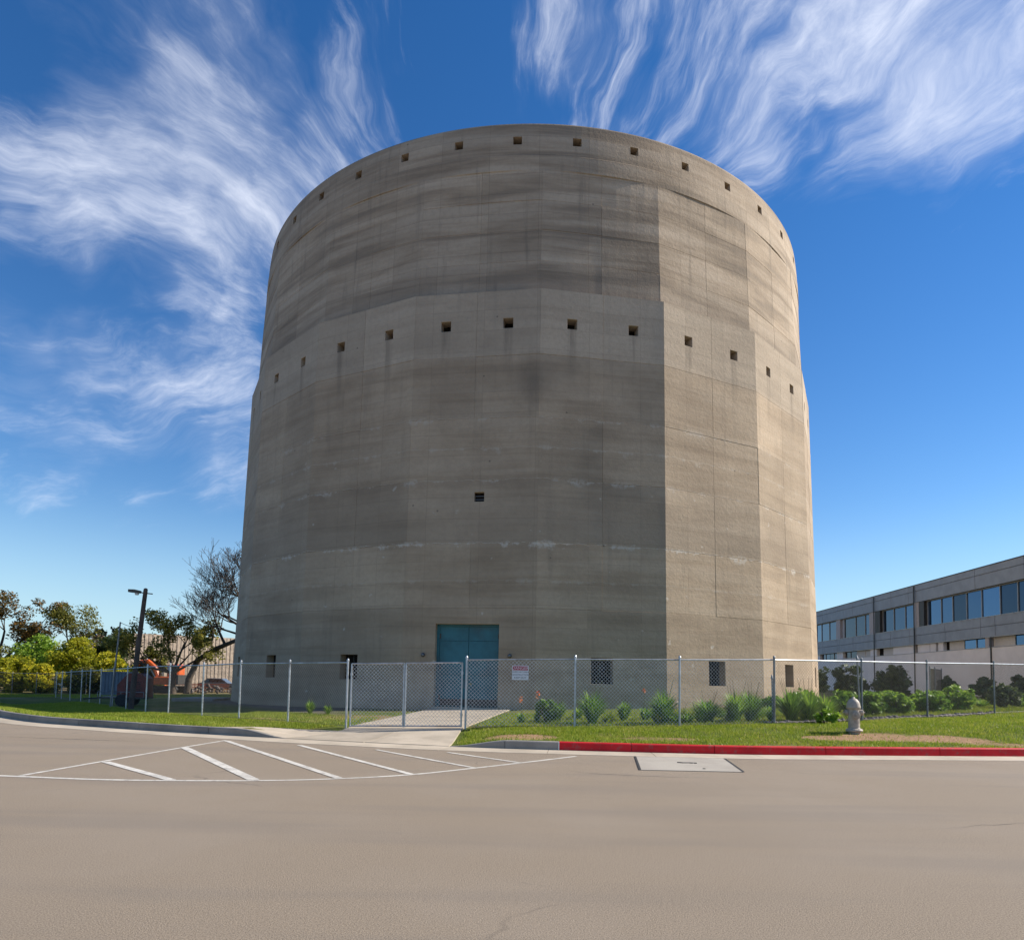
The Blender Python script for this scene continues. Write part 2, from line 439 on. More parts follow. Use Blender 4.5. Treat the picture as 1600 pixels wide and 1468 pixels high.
# bare patches: x, y, radius x, radius y, strength
BARE = [(8.3, 17.55, 1.0, 0.4, 1.0), (9.6, 17.85, 1.1, 0.55, 1.0), (11.0, 17.75, 1.3, 0.5, 1.0), (12.2, 17.2, 1.2, 0.3, .9), (0.25, 17.0, 0.95, 0.6, 1.0), (3.6, 16.9, 1.0, 0.35, 0.8), (17.0, 18.8, 1.2, 0.5, 0.8),
        (-9.2, 23.6, 2.4, 0.35, 0.8), (-6.6, 22.1, 2.2, 0.35, 0.8), (13.0, 41.0, 9.0, 6.0, 0.9), (-5.4, 24.5, 2.0, 1.6, 0.7), (24, 50, 10, 8, 0.5)]
M_GROUND = mat_ground()

def mat_leaf(name, stops, rough=0.55, trans=0.25):
    m, N, b = new_mat(name)
    isl = N.n('ShaderNodeNewGeometry').outputs['Random Per Island']
    obr = N.n('ShaderNodeObjectInfo').outputs['Random']
    P = pos(N)
    cl = N.noise(P, 1.2, 3.0, 0.5)
    f = N.m('ADD', N.m('MULTIPLY', isl, 0.55), N.m('ADD', N.m('MULTIPLY', cl, 0.55), N.m('MULTIPLY', N.m('SUBTRACT', obr, 0.5), 0.25)))
    f = N.m('SUBTRACT', f, 0.05)
    setc(N, b, N.ramp(f, stops))
    b.inputs['Roughness'].default_value = rough; b.inputs['Specular IOR Level'].default_value = 0.25
    tr = N.n('ShaderNodeBsdfTranslucent', ins={0: N.ramp(f, [(p, [min(1, c*1.5) for c in k]) for p, k in stops])})
    mx = N.n('ShaderNodeMixShader', ins={0: trans, 1: b.outputs[0], 2: tr.outputs[0]})
    out = [n for n in N.t.nodes if n.type == 'OUTPUT_MATERIAL'][0]
    N.t.links.new(mx.outputs[0], out.inputs[0])
    return m
M_GRASS = mat_leaf('grass_blades', [(0.15, (0.11, 0.165, 0.012)), (0.45, (0.195, 0.265, 0.018)), (0.72, (0.32, 0.34, 0.045)), (0.95, (0.46, 0.36, 0.13))], 0.5, 0.3)
M_TUFT = mat_leaf('strap_leaves', [(0.15, (0.06, 0.125, 0.018)), (0.5, (0.15, 0.27, 0.03)), (0.85, (0.30, 0.41, 0.06))], 0.42, 0.3)
M_SHRUB = mat_leaf('shrub_leaves', [(0.15, (0.06, 0.12, 0.014)), (0.5, (0.15, 0.26, 0.025)), (0.85, (0.31, 0.41, 0.05))], 0.5, 0.3)
M_SHRUB_D = mat_leaf('dark_shrub_leaves', [(0.15, (0.03, 0.05, 0.018)), (0.5, (0.075, 0.105, 0.035)), (0.85, (0.14, 0.17, 0.06))], 0.55, 0.2)
M_YELLOW = mat_leaf('yellow_leaves', [(0.15, (0.12, 0.14, 0.012)), (0.5, (0.36, 0.36, 0.025)), (0.85, (0.62, 0.50, 0.04))], 0.5, 0.5)
M_OLIVE = mat_leaf('olive_leaves', [(0.15, (0.05, 0.055, 0.012)), (0.5, (0.14, 0.145, 0.025)), (0.85, (0.28, 0.25, 0.05))], 0.55, 0.3)
M_RUST = mat_leaf('autumn_leaves', [(0.15, (0.04, 0.045, 0.012)), (0.5, (0.15, 0.09, 0.02)), (0.85, (0.34, 0.15, 0.03))], 0.55, 0.3)
M_PINE = mat_leaf('pine_needles', [(0.2, (0.012, 0.022, 0.012)), (0.8, (0.04, 0.055, 0.025))], 0.6, 0.1)
M_TWIG = mat_leaf('brown_twigs', [(0.2, (0.10, 0.06, 0.045)), (0.8, (0.22, 0.14, 0.10))], 0.8, 0.05)
M_FLOWER = mat_leaf('orange_petals', [(0.2, (0.60, 0.10, 0.04)), (0.8, (0.75, 0.28, 0.10))], 0.5, 0.3)
M_BARK = simple('bark', (0.085, 0.065, 0.05), 0.9, 0, 0.35, 5.0, 0.02)
M_STEM = simple('green_stem', (0.08, 0.09, 0.03), 0.8)
M_GALV = simple('galvanised_steel', (0.46, 0.48, 0.50), 0.42, 0.75, 0.18, 4.0, 0.0, dirt=(0.20, 0.18, 0.16))
M_GALV_D = simple('weathered_steel', (0.22, 0.225, 0.23), 0.5, 0.6, 0.25, 4.0, 0.0, dirt=(0.12, 0.09, 0.07))
M_WIRE = simple('galvanised_wire', (0.58, 0.57, 0.55), 0.5, 0.35, 0.2, 3.0)
M_WIRE_D = simple('weathered_wire', (0.16, 0.155, 0.15), 0.6, 0.3, 0.2, 3.0)
M_TIMBER = simple('creosoted_timber', (0.075, 0.052, 0.042), 0.8, 0, 0.35, 3.0, 0.01)
M_DARKMET = simple('dark_bronze_metal', (0.06, 0.055, 0.05), 0.5, 0.3, 0.2)
M_BLACK = simple('black_rubber', (0.022, 0.022, 0.023), 0.8, 0, 0.2)
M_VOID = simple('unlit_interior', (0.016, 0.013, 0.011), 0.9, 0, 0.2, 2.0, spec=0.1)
M_DOOR = simple('teal_door_paint', (0.022, 0.130, 0.165), 0.5, 0, 0.16, 1.6, 0.003, dirt=(0.035, 0.075, 0.095))
M_HYD = simple('hydrant_paint', (0.38, 0.325, 0.26), 0.6, 0, 0.15, 9.0, 0.006, dirt=(0.27, 0.18, 0.12))
M_PANEL = simple('grey_cladding', (0.255, 0.290, 0.340), 0.55, 0.1, 0.10, 1.2, dirt=(0.215, 0.245, 0.29))
M_PANEL_W = simple('white_stucco', (0.76, 0.74, 0.74), 0.85, 0, 0.06, 0.7, dirt=(0.66, 0.63, 0.62))
M_MULL = simple('window_mullion', (0.38, 0.37, 0.36), 0.45, 0.5, 0.1)
M_GREYFRAME = simple('pilaster_grey', (0.40, 0.39, 0.41), 0.8, 0, 0.08)
M_BLIND = simple('roller_blind', (0.55, 0.53, 0.50), 0.8, 0, 0.06)
M_BEIGE = simple('beige_block', (0.46, 0.37, 0.29), 0.9, 0, 0.25, 2.0, 0.02, dirt=(0.30, 0.24, 0.19))
M_ORANGE = simple('orange_machine_paint', (0.62, 0.11, 0.015), 0.45, 0, 0.2, 4.0, dirt=(0.30, 0.08, 0.03))
M_DRED = simple('dark_red_paint', (0.16, 0.028, 0.02), 0.5, 0, 0.25, 4.0, dirt=(0.07, 0.03, 0.025))
M_STEELBLUE = simple('blue_grey_container', (0.20, 0.24, 0.29), 0.6, 0.1, 0.15, 1.0, dirt=(0.28, 0.26, 0.25))
M_CARPAINT = simple('silver_blue_car_paint', (0.20, 0.25, 0.31), 0.3, 0.4, 0.05)
M_MAST_R = simple('mast_red', (0.33, 0.05, 0.035), 0.6)
M_MAST_B = simple('mast_blue_grey', (0.25, 0.33, 0.42), 0.6)
M_BRASS = simple('brass', (0.45, 0.38, 0.20), 0.4, 0.8, 0.1)
M_SIGNW = simple('sign_white', (0.72, 0.72, 0.73), 0.45, 0, 0.06)
M_SIGNR = simple('sign_red', (0.42, 0.018, 0.05), 0.45, 0, 0.1)
M_SIGNK = simple('sign_ink', (0.05, 0.055, 0.08), 0.5, 0, 0.1)
M_ROCK = simple('edging_stone', (0.19, 0.155, 0.14), 0.9, 0, 0.3, 8.0, 0.02)
M_SHEET = simple('roof_sheet', (0.30, 0.33, 0.36), 0.5, 0.2, 0.1)

def mat_glass():
    m, N, b = new_mat('reflective_glazing')
    P = pos(N)
    wv = N.noise(P, 0.5, 2.0, 0.5)
    setc(N, b, N.ramp(N.n('ShaderNodeObjectInfo').outputs['Random'], [(0.0, (0.015, 0.03, 0.055)), (0.5, (0.04, 0.09, 0.17)), (1.0, (0.08, 0.17, 0.31))])); b.inputs['Metallic'].default_value = 0.85; b.inputs['Roughness'].default_value = 0.03
    b.inputs['Specular IOR Level'].default_value = 1.0; b.inputs['IOR'].default_value = 1.6
    bump(N, b, wv, 0.02, 0.35)
    return m
M_GLASS = mat_glass()

# ------------------------------------------------------------------ terrain
KX = np.array([-3000, -300, -90, -60, -40, -30, -22, -17.2, -14.24, -11.2, -9.42, -6.56, -5.63, -1.37, 1.13, 2.77, 4.59, 5.6, 12.14, 20, 40, 80, 300, 3000.])
KY = np.array([2900, 340, 112, 76, 50, 38, 28.6, 23.6, 21.2, 19.85, 19.0, 17.95, 17.5, 16.25, 15.95, 15.82, 15.73, 15.72, 16.5, 17.9, 22, 32, 90, 800.])
_sx = np.arange(-120, 120, 0.1)
_sy = np.interp(_sx, KX, KY)
_k = np.exp(-0.5*(np.arange(-25, 26)*0.1/0.8)**2); _k /= _k.sum()
_syp = np.pad(_sy, 25, mode='edge'); _sys = np.convolve(_syp, _k, 'valid')
_sys[:40] = _sy[:40]; _sys[-40:] = _sy[-40:]
def kerb_y(x):
    x = np.asarray(x, float)
    return np.where(np.abs(x) < 115, np.interp(x, _sx, _sys), np.interp(x, KX, KY))
def smooth(t):
    t = np.clip(t, 0, 1); return t*t*(3-2*t)
KH = 0.20
def kerb_h(x):
    x = np.asarray(x, float)
    l = smooth((-5.55-x)/1.5); r = smooth((x+1.45)/1.5)
    return 0.018 + (KH-0.018)*np.maximum(l, r)
def ground_z(x, y):
    x = np.asarray(x, float); y = np.asarray(y, float)
    d = y-kerb_y(x)-0.17
    base = 0.27+0.02*np.clip(x, -40, 45)
    wgt = smooth(d/3.4)
    und = 0.02*np.sin(x*0.9+y*0.4)*np.cos(y*0.7-x*0.25)*smooth((d-0.6)/1.5)*np.clip((34-y)/6, 0, 1)
    dr = drive_mask(x, y)
    return (kerb_h(x)-0.012)*(1-wgt)+base*wgt + und*(1-dr)
DRV_L = ((-4.55, 19.4), (-4.1, 31.0)); DRV_R = ((-1.25, 19.2), (0.35, 31.5))
def drive_mask(x, y):
    l = np.interp(y, [15, 17.4, 19.4, 31.0], [-5.9, -5.63, -4.5, -4.1]); r = np.interp(y, [15, 16.2, 19.2, 31.5], [-1.2, -1.37, -1.25, 0.35])
    return smooth((x-l+0.35)/0.3)*smooth((r+0.35-x)/0.3)*(y < 33)
def gz(x, y): return float(ground_z(x, y))

def grid_axis(dense, outer):
    return np.array(dense+outer)
xs = list(np.arange(-30, 30.01, 0.3)); o_ = []; v = 0.5; c = 30.0
while c < 2900: c += v; v *= 1.25; o_.append(c)
xs = np.array([-q for q in reversed(o_)]+xs+o_)
ts = list(np.arange(0, 14, 0.25)); v = 0.35; c = 14.0
while c < 2900: c += v; v *= 1.2; ts.append(c)
ts = np.array(ts)
GX, GT = np.meshgrid(xs, ts, indexing='ij')
GY = kerb_y(GX)+0.15+GT
GZ = ground_z(GX, GY)-0.0
GZ -= 0.03*drive_mask(GX, GY)
nx, nt = len(xs), len(ts)
idx = np.arange(nx*nt).reshape(nx, nt)
F = np.stack([idx[:-1, :-1], idx[1:, :-1], idx[1:, 1:], idx[:-1, 1:]], -1).reshape(-1, 4)
o = np_mesh('ground', np.stack([GX, GY, GZ], -1).reshape(-1, 3), F, M_GROUND)
tag(o, 'green lawn and bare soil sloping up behind the kerb', kind='structure')

# road: one sheet from the kerb out behind the camera
ts2 = np.concatenate([[0.0], np.geomspace(0.5, 3500, 40)])
GX, GT = np.meshgrid(xs, ts2, indexing='ij')
GY = kerb_y(GX)+0.10-GT
idx = np.arange(nx*len(ts2)).reshape(nx, len(ts2))
F = np.stack([idx[:-1, 1:], idx[1:, 1:], idx[1:, :-1], idx[:-1, :-1]], -1).reshape(-1, 4)
o = np_mesh('road', np.stack([GX, GY, np.zeros_like(GX)], -1).reshape(-1, 3), F, M_ASPHALT)
tag(o, 'aged tan grey asphalt road filling the foreground', kind='structure')

ROAD = o
def crack_line(pts, wd, seed):
    rr = random.Random(seed); P = []
    for a, b in zip(pts[:-1], pts[1:]):
        n = max(2, int(math.hypot(b[0]-a[0], b[1]-a[1])/0.12))
        for i in range(n): t = i/n; P.append((a[0]+(b[0]-a[0])*t+rr.gauss(0, 0.022), a[1]+(b[1]-a[1])*t+rr.gauss(0, 0.022)))
    mb = MB()
    for i, p in enumerate(P):
        q = wd*rr.uniform(0.3, 1.2)*min(1.0, 4*i/len(P)+0.1, 4*(1-i/len(P)))
        mb.v += [(p[0], p[1]+q, 0.0025), (p[0]+q*0.3, p[1]-q, 0.0025)]
    for i in range(len(P)-1): mb.f.append((2*i, 2*i+1, 2*i+3, 2*i+2))
    return mb
for k, (pts, wd) in enumerate((([(0.85, 12.85), (1.3, 12.2), (2.4, 11.9), (3.6, 11.85)], 0.010), ([(4.6, 7.9), (6.4, 8.5), (8.6, 9.0), (10.5, 9.9)], 0.007), ([(-14, 17.2), (-11, 16.6), (-8.2, 16.2)], 0.022))):
    crack_line(pts, wd, k).build('crack', M_BLACK_, ROAD)
def offset_pt(x, d):
    """point on the kerb line shifted by d along its normal (d > 0 towards the lawn)"""
    e = 0.05; y = float(kerb_y(x)); t = Vector((2*e, float(kerb_y(x+e)-kerb_y(x-e)), 0)).normalized()
    return Vector((x-t.y*d, y+t.x*d, 0))

def sweep(x0, x1, prof_fn, n=6):
    mb = MB(); P = None; k = None
    for i in range(n+1):
        x = x0+(x1-x0)*i/n
        prof = prof_fn(x); k = len(prof)
        for d, z in prof:
            p = offset_pt(x, d); mb.v.append((p.x, p.y, z))
    for i in range(n):
        for j in range(k):
            a = i*k+j; b = i*k+(j+1) % k
            mb.f.append((a, b, b+k, a+k))
    mb.f.append(tuple(range(k-1, -1, -1))); mb.f.append(tuple(n*k+j for j in range(k)))
    return mb
def kerb_prof(x):
    h = float(kerb_h(x)); r = min(0.03, h*0.3)
    return [(0.0, -0.08), (0.004, 0.0), (0.012, h-r), (0.012+r*0.4, h-r*0.35), (0.012+r, h), (0.155, h-0.002), (0.17, -0.08)]
def gutter_prof(x):
    return [(-0.80, -0.05), (-0.80, 0.006), (-0.02, 0.012), (0.03, 0.012), (0.03, -0.05)]

def joints(a, b, step):
    n = max(1, round(abs(b-a)/step)); return [a+(b-a)*i/n for i in range(n+1)]
kl = empty('kerb', (0, 0, 0)); tag(kl, 'plain grey concrete kerb curving round the left lawn', kind='structure')
js = joints(-60, -22, 4.0)+joints(-22, -5.6, 2.35)[1:]
for a, b in zip(js[:-1], js[1:]): sweep(a+0.008, b-0.008, kerb_prof, 8).build('kerb_section', M_KERB, kl)
kr = empty('kerb', (0, 0, 0)); tag(kr, 'grey concrete kerb return beside the driveway', kind='structure')
for a, b in ((-1.40, -0.1), (-0.1, 1.13)): sweep(a+0.006, b-0.006, kerb_prof, 8).build('kerb_section', M_KERB, kr)
kk = empty('red_kerb', (0, 0, 0)); tag(kk, 'long red painted kerb along the right hand lawn', kind='structure')
js = [1.13, 2.77, 4.62, 7.2, 10.0, 13.2, 16.4, 20, 24, 28, 34, 40]
for a, b in zip(js[:-1], js[1:]): sweep(a+0.007, b-0.007, kerb_prof, 8).build('kerb_section', M_RED, kk)
gt = empty('gutter', (0, 0, 0)); tag(gt, 'pale concrete gutter strip along the kerb foot', kind='structure')
js = joints(-60, -22, 4.0)+joints(-22, -5.6, 2.7)[1:]+joints(-5.6, -1.4, 2.1)[1:]+joints(-1.4, 40, 2.3)[1:]
for a, b in zip(js[:-1], js[1:]): sweep(a+0.006, b-0.006, gutter_prof, 6).build('gutter_section', M_CONC, gt)

# driveway apron between the gutter and the gate, then the drive up to the door
def strip(name, rows, zoff, mat, parent=None, n=8):
    """rows: list of (left point, right point); sheet draped over the terrain"""
    mb = MB()
    for (l, r) in rows:
        for i in range(n+1):
            t = i/n; x = l[0]+(r[0]-l[0])*t; y = l[1]+(r[1]-l[1])*t
            mb.v.append((x, y, gz(x, y)+zoff))
    k = n+1
    for j in range(len(rows)-1):
        for i in range(n): mb.f.append((j*k+i, j*k+i+1, (j+1)*k+i+1, (j+1)*k+i))
    # skirt
    top = len(mb.v)
    ring = [i for i in range(k)]+[j*k+n for j in range(1, len(rows))]+[(len(rows)-1)*k+i for i in range(n-1, -1, -1)]+[j*k for j in range(len(rows)-2, 0, -1)]
    for i in ring: p = mb.v[i]; mb.v.append((p[0], p[1], p[2]-0.12))
    L = len(ring)
    for q in range(L): mb.f.append((ring[q], top+q, top+(q+1) % L, ring[(q+1) % L]))
    return mb.build(name, mat, parent)
def lerp(a, b, t): return (a[0]+(b[0]-a[0])*t, a[1]+(b[1]-a[1])*t)
drv = empty('driveway', (0, 0, 0)); tag(drv, 'pale concrete driveway running through the gate to the blue door', kind='structure')
AL0 = (-5.63, float(kerb_y(-5.63))+0.03); AR0 = (-1.40, float(kerb_y(-1.40))+0.03); AL1 = (-4.62, 19.25); AR1 = (-1.30, 19.05)
am = lambda t: (lerp(AL0, AL1, t), lerp(AR0, AR1, t))
def split_rows(t0, t1, s0, s1, m=6):
    rows = []
    for i in range(m+1):
        l, r = am(t0+(t1-t0)*i/m); rows.append((lerp(l, r, s0), lerp(l, r, s1)))
    return rows
strip('apron_slab', split_rows(0.0, 0.995, 0.002, 0.497), 0.014, M_CONC, drv)
strip('apron_slab', split_rows(0.0, 0.995, 0.503, 0.998), 0.014, M_CONC, drv)
# little flare of concrete where the kerb drops, left of the apron
strip('apron_flare', [((-7.6, float(kerb_y(-7.6))+0.19), (-5.66, float(kerb_y(-5.66))+0.05)), ((-6.9, 18.95), (-5.2, 18.25)), ((-5.75, 19.55), (-4.72, 19.15))], 0.014, M_CONC, drv, 5)
DL = ((-4.62, 19.27), (-4.15, 24.0), (-3.75, 29.0), (-3.6, 31.3)); DR = ((-1.30, 19.07), (-0.75, 24.0), (-0.2, 29.0), (0.1, 31.15))
for i in range(3):
    rows = []
    for q in range(5):
        t = 0.003+q/4*0.994; rows.append((lerp(DL[i], DL[i+1], t), lerp(DR[i], DR[i+1], t)))
    strip('drive_slab', rows, 0.012, M_CONC, drv)

# concrete patch let into the asphalt, with dark joint
pt = MB(); q = [(2.70, 15.0), (4.58, 14.9), (4.25, 12.69), (2.38, 12.72)]
pt.add([(x, y, 0.007) for x, y in q]+[(x, y, -0.05) for x, y in q], [(3, 2, 1, 0), (0, 1, 5, 4), (1, 2, 6, 5), (2, 3, 7, 6), (3, 0, 4, 7)])
po = pt.build('pavement_patch', M_PATCH); tag(po, 'pale concrete utility patch set into the asphalt below the red kerb', kind='structure')
jt = MB()
for a, b, wd in ((q[0], q[3], 0.022), (q[1], q[2], 0.022), (q[3], q[2], 0.008)):
    a = Vector((*a, 0)); b = Vector((*b, 0)); nrm = (b-a).normalized().cross(Vector((0, 0, 1)))*wd
    jt.add([(*(a-nrm).xy, 0.0105), (*(b-nrm).xy, 0.0105), (*(b+nrm).xy, 0.0105), (*(a+nrm).xy, 0.0105)], [(0, 1, 2, 3)])
jt.build('joint_seal', M_BLACK, po)
mb = MB()
mb.tube([(3.35, 13.95, 0.013), (3.45, 13.9, 0.014), (3.58, 13.92, 0.013), (3.72, 13.88, 0.014)], 0.012, 5)
mb.lathe([(0.035, 0.009), (0.03, 0.016)], 10, (3.63, 13.9, 0)); mb.lathe([(0.035, 0.009), (0.03, 0.016)], 10, (3.64, 13.05, 0))
mb.build('survey_pin', M_DARKMET, po)

# painted no-parking chevrons
def ribbon(pts, wd, z=0.004):
    mb = MB(); P = [Vector((*p, 0)) for p in pts]
    for i, p in enumerate(P):
        t = (P[min(i+1, len(P)-1)]-P[max(i-1, 0)]).normalized(); n = Vector((-t.y, t.x, 0))*wd/2
        mb.v += [(p.x+n.x, p.y+n.y, z), (p.x-n.x, p.y-n.y, z)]
    for i in range(len(P)-1): mb.f.append((2*i, 2*i+1, 2*i+3, 2*i+2))
    return mb
def catmull(pts, n=8):
    out = []; P = [Vector(p) for p in pts]; P = [P[0]*2-P[1]]+P+[P[-1]*2-P[-2]]
    for i in range(1, len(P)-2):
        for k in range(n):
            t = k/n; a, b, c, d = P[i-1:i+3]
            out.append(tuple(0.5*((2*b)+(c-a)*t+(2*a-5*b+4*c-d)*t*t+(3*b-a-3*c+d)*t**3)))
    out.append(tuple(P[-2])); return out
rm = empty('road_markings', (0, 0, 0)); tag(rm, 'white painted hatched no parking area in front of the driveway', kind='structure')
arc = catmull([(-14, 11.6), (-10, 10.85), (-7.66, 10.62), (-5.83, 10.43), (-3.82, 10.62), (-2.65, 10.98), (-1.63, 11.56), (-0.63, 12.55), (0.25, 13.5), (1.42, 14.83)])
ribbon(arc, 0.10).build('edge_line', M_WHITE, rm)
ribbon(catmull([(-7.4, 10.66), (-7.25, 12.45), (-7.02, 15.16), (-6.82, 16.9)]), 0.09, 0.0055).build('edge_line', M_WHITE, rm)
for a, b, wd in (((-7.15, 12.45), (-5.03, 10.50), 0.14), ((-7.0, 15.1), (-3.86, 10.66), 0.17), ((-6.76, 16.75), (-2.66, 11.02), 0.13), ((-4.81, 16.05), (-1.62, 11.62), 0.12),
                 ((-2.91, 15.37), (-0.63, 12.6), 0.10), ((-1.32, 15.1), (0.24, 13.45), 0.10)):
    n = 10; ribbon([lerp(a, b, i/n) for i in range(n+1)], wd, 0.007).build('hatch_bar', M_WHITE, rm)

# ------------------------------------------------------------------ the tower
NF = 20; FA = 2*PI/NF; PH = R(0.3)
tower = empty('concrete_tower', (TX, TY, 0))
tag(tower, 'huge round windowless concrete tower with rows of small square vents and a blue door', 'tower')
def tp(th, r, z): return Vector((r*math.sin(th), -r*math.cos(th), z))      # in tower coordinates

def facet_frame(k):
    """centre angle, outward normal and tangent of facet k (facet 0 lies just left of the axis)"""
    th = PH + (k-0.5)*FA
    return th, Vector((math.sin(th), -math.cos(th), 0)), Vector((math.cos(th), math.sin(th), 0))

def panel(k, rad0, rad1, z0, z1, a0, a1, hole=None, deep=0.55, bow=0.0):
    """cast panel between edge fractions a0..a1 (-1..1) of facet k; hole = (centre offset, width, zbottom, ztop)"""
    th, n, t = facet_frame(k); prd = random.uniform(-0.006, 0.010)
    def P(a, z, d):
        f = (z-z0)/(z1-z0); rad = rad0+(rad1-rad0)*f
        ap = rad*math.cos(FA/2); hw = rad*math.sin(FA/2)
        x = a*hw if abs(a) <= 1.001 else a
        return n*(ap+d+(bow+0.10*max(0.0, (z-19.6)/6.12)**4 if bow else 0.0)*(1-a*a))+t*x+Vector((0, 0, z))
    mb = MB(); hw0 = rad0*math.sin(FA/2); c = 0.008/hw0; cz = 0.008
    ia0, ia1, iz0, iz1 = a0+c*(1 if a0 > -1 else 0.2), a1-c*(1 if a1 < 1 else 0.2), z0+cz, z1-cz
    if bow:
        m_ = 4; A = [a0+(a1-a0)*i/m_ for i in range(m_+1)]; I = [ia0+(ia1-ia0)*i/m_ for i in range(m_+1)]
        rows = [[P(a, z0, -0.25) for a in A], [P(a, z0, -0.014) for a in A], [P(a, iz0, prd) for a in I], [P(a, iz1, prd) for a in I], [P(a, z1, -0.014) for a in A], [P(a, z1, -0.25) for a in A]]
        for r in rows: mb.v += [tuple(p) for p in r]
        q = m_+1
        for r in range(5):
            for i in range(m_): mb.f.append((r*q+i, r*q+i+1, (r+1)*q+i+1, (r+1)*q+i))
        mb.f += [(q, 2*q, 3*q, 4*q), (q+m_, 4*q+m_, 3*q+m_, 2*q+m_), (0, q, 4*q, 5*q), (m_, 5*q+m_, 4*q+m_, q+m_)]
        return mb.build('wall_panel', M_TOWER, tower)
    out = [P(a0, z0, -0.014), P(a1, z0, -0.014), P(a1, z1, -0.014), P(a0, z1, -0.014)]
    inn = [P(ia0, iz0, prd), P(ia1, iz0, prd), P(ia1, iz1, prd), P(ia0, iz1, prd)]
    mb.v = [tuple(p) for p in out+inn]
    mb.f = [(i, (i+1) % 4, 4+(i+1) % 4, 4+i) for i in range(4)]
    if hole is None:
        mb.f.append((4, 5, 6, 7))
    else:
        hc, wd, hz0, hz1 = hole; b0 = hc/hw0-wd/2/hw0; b1 = hc/hw0+wd/2/hw0; e = 0.012; eb = e/hw0
        o0 = len(mb.v)
        mb.v += [tuple(p) for p in (P(b0-eb, hz0-e, prd), P(b1+eb, hz0-e, prd), P(b1+eb, hz1+e, prd), P(b0-eb, hz1+e, prd))]
        mb.v += [tuple(p) for p in (P(b0, hz0, prd-0.012), P(b1, hz0, prd-0.012), P(b1, hz1, prd-0.012), P(b0, hz1, prd-0.012))]
        mb.v += [tuple(p) for p in (P(b0, hz0, -deep), P(b1, hz0, -deep), P(b1, hz1, -deep), P(b0, hz1, -deep))]
        for i in range(4):
            j = (i+1) % 4
            mb.f += [(4+i, 4+j, o0+j, o0+i), (o0+i, o0+j, o0+4+j, o0+4+i), (o0+4+i, o0+4+j, o0+8+j, o0+8+i)]
    # returns so that the slab has depth
    bk = len(mb.v); mb.v += [tuple(P(a, z, -0.25)) for a, z in ((a0, z0), (a1, z0), (a1, z1), (a0, z1))]
    for i in range(4): j = (i+1) % 4; mb.f.append((j, i, bk+i, bk+j))
    return mb.build('wall_panel', M_TOWER, tower)

def plate(k, rad, hc, wd, z0, z1, d, name, mat, parent, th=0.03):
    thc, n, t = facet_frame(k); ap = rad*math.cos(FA/2); mb = MB()
    c = n*(ap-d)+t*hc+Vector((0, 0, (z0+z1)/2))
    m = Matrix((t, n, Vector((0, 0, 1)))).transposed()
    mb.box(c, (wd, th, z1-z0), m=m)
    return mb.build(name, mat, parent)

ROWS = [(-0.6, 4.75), (4.75, 7.70), (7.70, 10.6), (10.6, 13.5), (13.5, 16.45), (16.45, 19.6)]
URWS = [(19.6, 21.15), (21.15, 22.7), (22.7, 24.2), (24.2, 25.72)]
RB, RL, RU0, RU1 = 19.48, 18.97, 18.68, 18.38
def rlow(z): return RB+(RL-RB)*(z/19.6)
DOORF = 0
FRONT = set(range(-4, 6))
DOOR = (-0.06, 2.92, 0.30, 4.03)
for kk_ in range(-9, 11):
    fr = kk_ in FRONT
    for ri, (z0, z1) in enumerate(ROWS):
        r0, r1 = rlow(z0), rlow(z1); rm_ = rlow((z0+z1)/2)
        if ri == 0:
            if kk_ == DOORF: panel(kk_, r0, r1, z0, z1, -1, 1, DOOR, 0.62)
            elif fr:
                panel(kk_, r0, r1, z0, z1, -1, 1, (0.0, 1.02, 1.46, 2.62), 0.5)
                wn = empty('window'); wn.parent = tower
                plate(kk_, rm_, 0.0, 1.10, 1.40, 2.70, 0.44, 'pane', M_VOID, wn, 0.05)
                for q in (-0.34, 0.0, 0.34): plate(kk_, rm_, q, 0.035, 1.46, 2.62, 0.40, 'bar', M_DARKMET, wn, 0.03)
                for q in (1.80, 2.22): plate(kk_, rm_, 0.0, 1.02, q, q+0.03, 0.395, 'bar', M_DARKMET, wn, 0.03)
            else: panel(kk_, r0, r1, z0, z1, -1, 1)
        elif ri == 2 and kk_ == DOORF:
            panel(kk_, r0, r1, z0, z1, -1, 1, (0.33, 0.46, 9.62, 10.05), 0.32)
            wn = empty('window'); wn.parent = tower
            plate(kk_, rm_, 0.33, 0.50, 9.58, 10.1, 0.27, 'pane', M_VOID, wn, 0.03)
            for q in (9.75, 9.9): plate(kk_, rm_, 0.33, 0.46, q, q+0.025, 0.24, 'bar', M_GALV_D, wn)
        elif fr:
            for s_ in (-1, 1):
                a0, a1 = (-1, 0) if s_ < 0 else (0, 1)
                if ri == 5:
                    hc = s_*math.tan(FA/4)*rm_*math.cos(FA/2)
                    panel(kk_, r0, r1, z0, z1, a0, a1, (hc, 0.47, 17.76, 18.24), 0.6)
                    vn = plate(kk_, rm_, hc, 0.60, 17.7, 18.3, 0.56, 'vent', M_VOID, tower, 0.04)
                else: panel(kk_, r0, r1, z0, z1, a0, a1)
        else: panel(kk_, r0, r1, z0, z1, -1, 1)
    for ri, (z0, z1) in enumerate(URWS):
        f = lambda z: RU0+(RU1-RU0)*(z-19.6)/6.12
        if fr:
            for a0, a1 in ((-1, 0), (0, 1)): panel(kk_, f(z0), f(z1), z0, z1, a0, a1, bow=0.05)
        else: panel(kk_, f(z0), f(z1), z0, z1, -1, 1, bow=0.05)
# ledge where the lower tier stops
mb = MB()
for k in range(NF):
    a, b = PH+k*FA, PH+(k+1)*FA
    mb.add([tp(a, RL-0.02, 19.60), tp(b, RL-0.02, 19.60), tp(b, 18.15, 19.66), tp(a, 18.15, 19.66)], [(0, 1, 2, 3)])
mb.build('ledge', M_TOWER, tower)
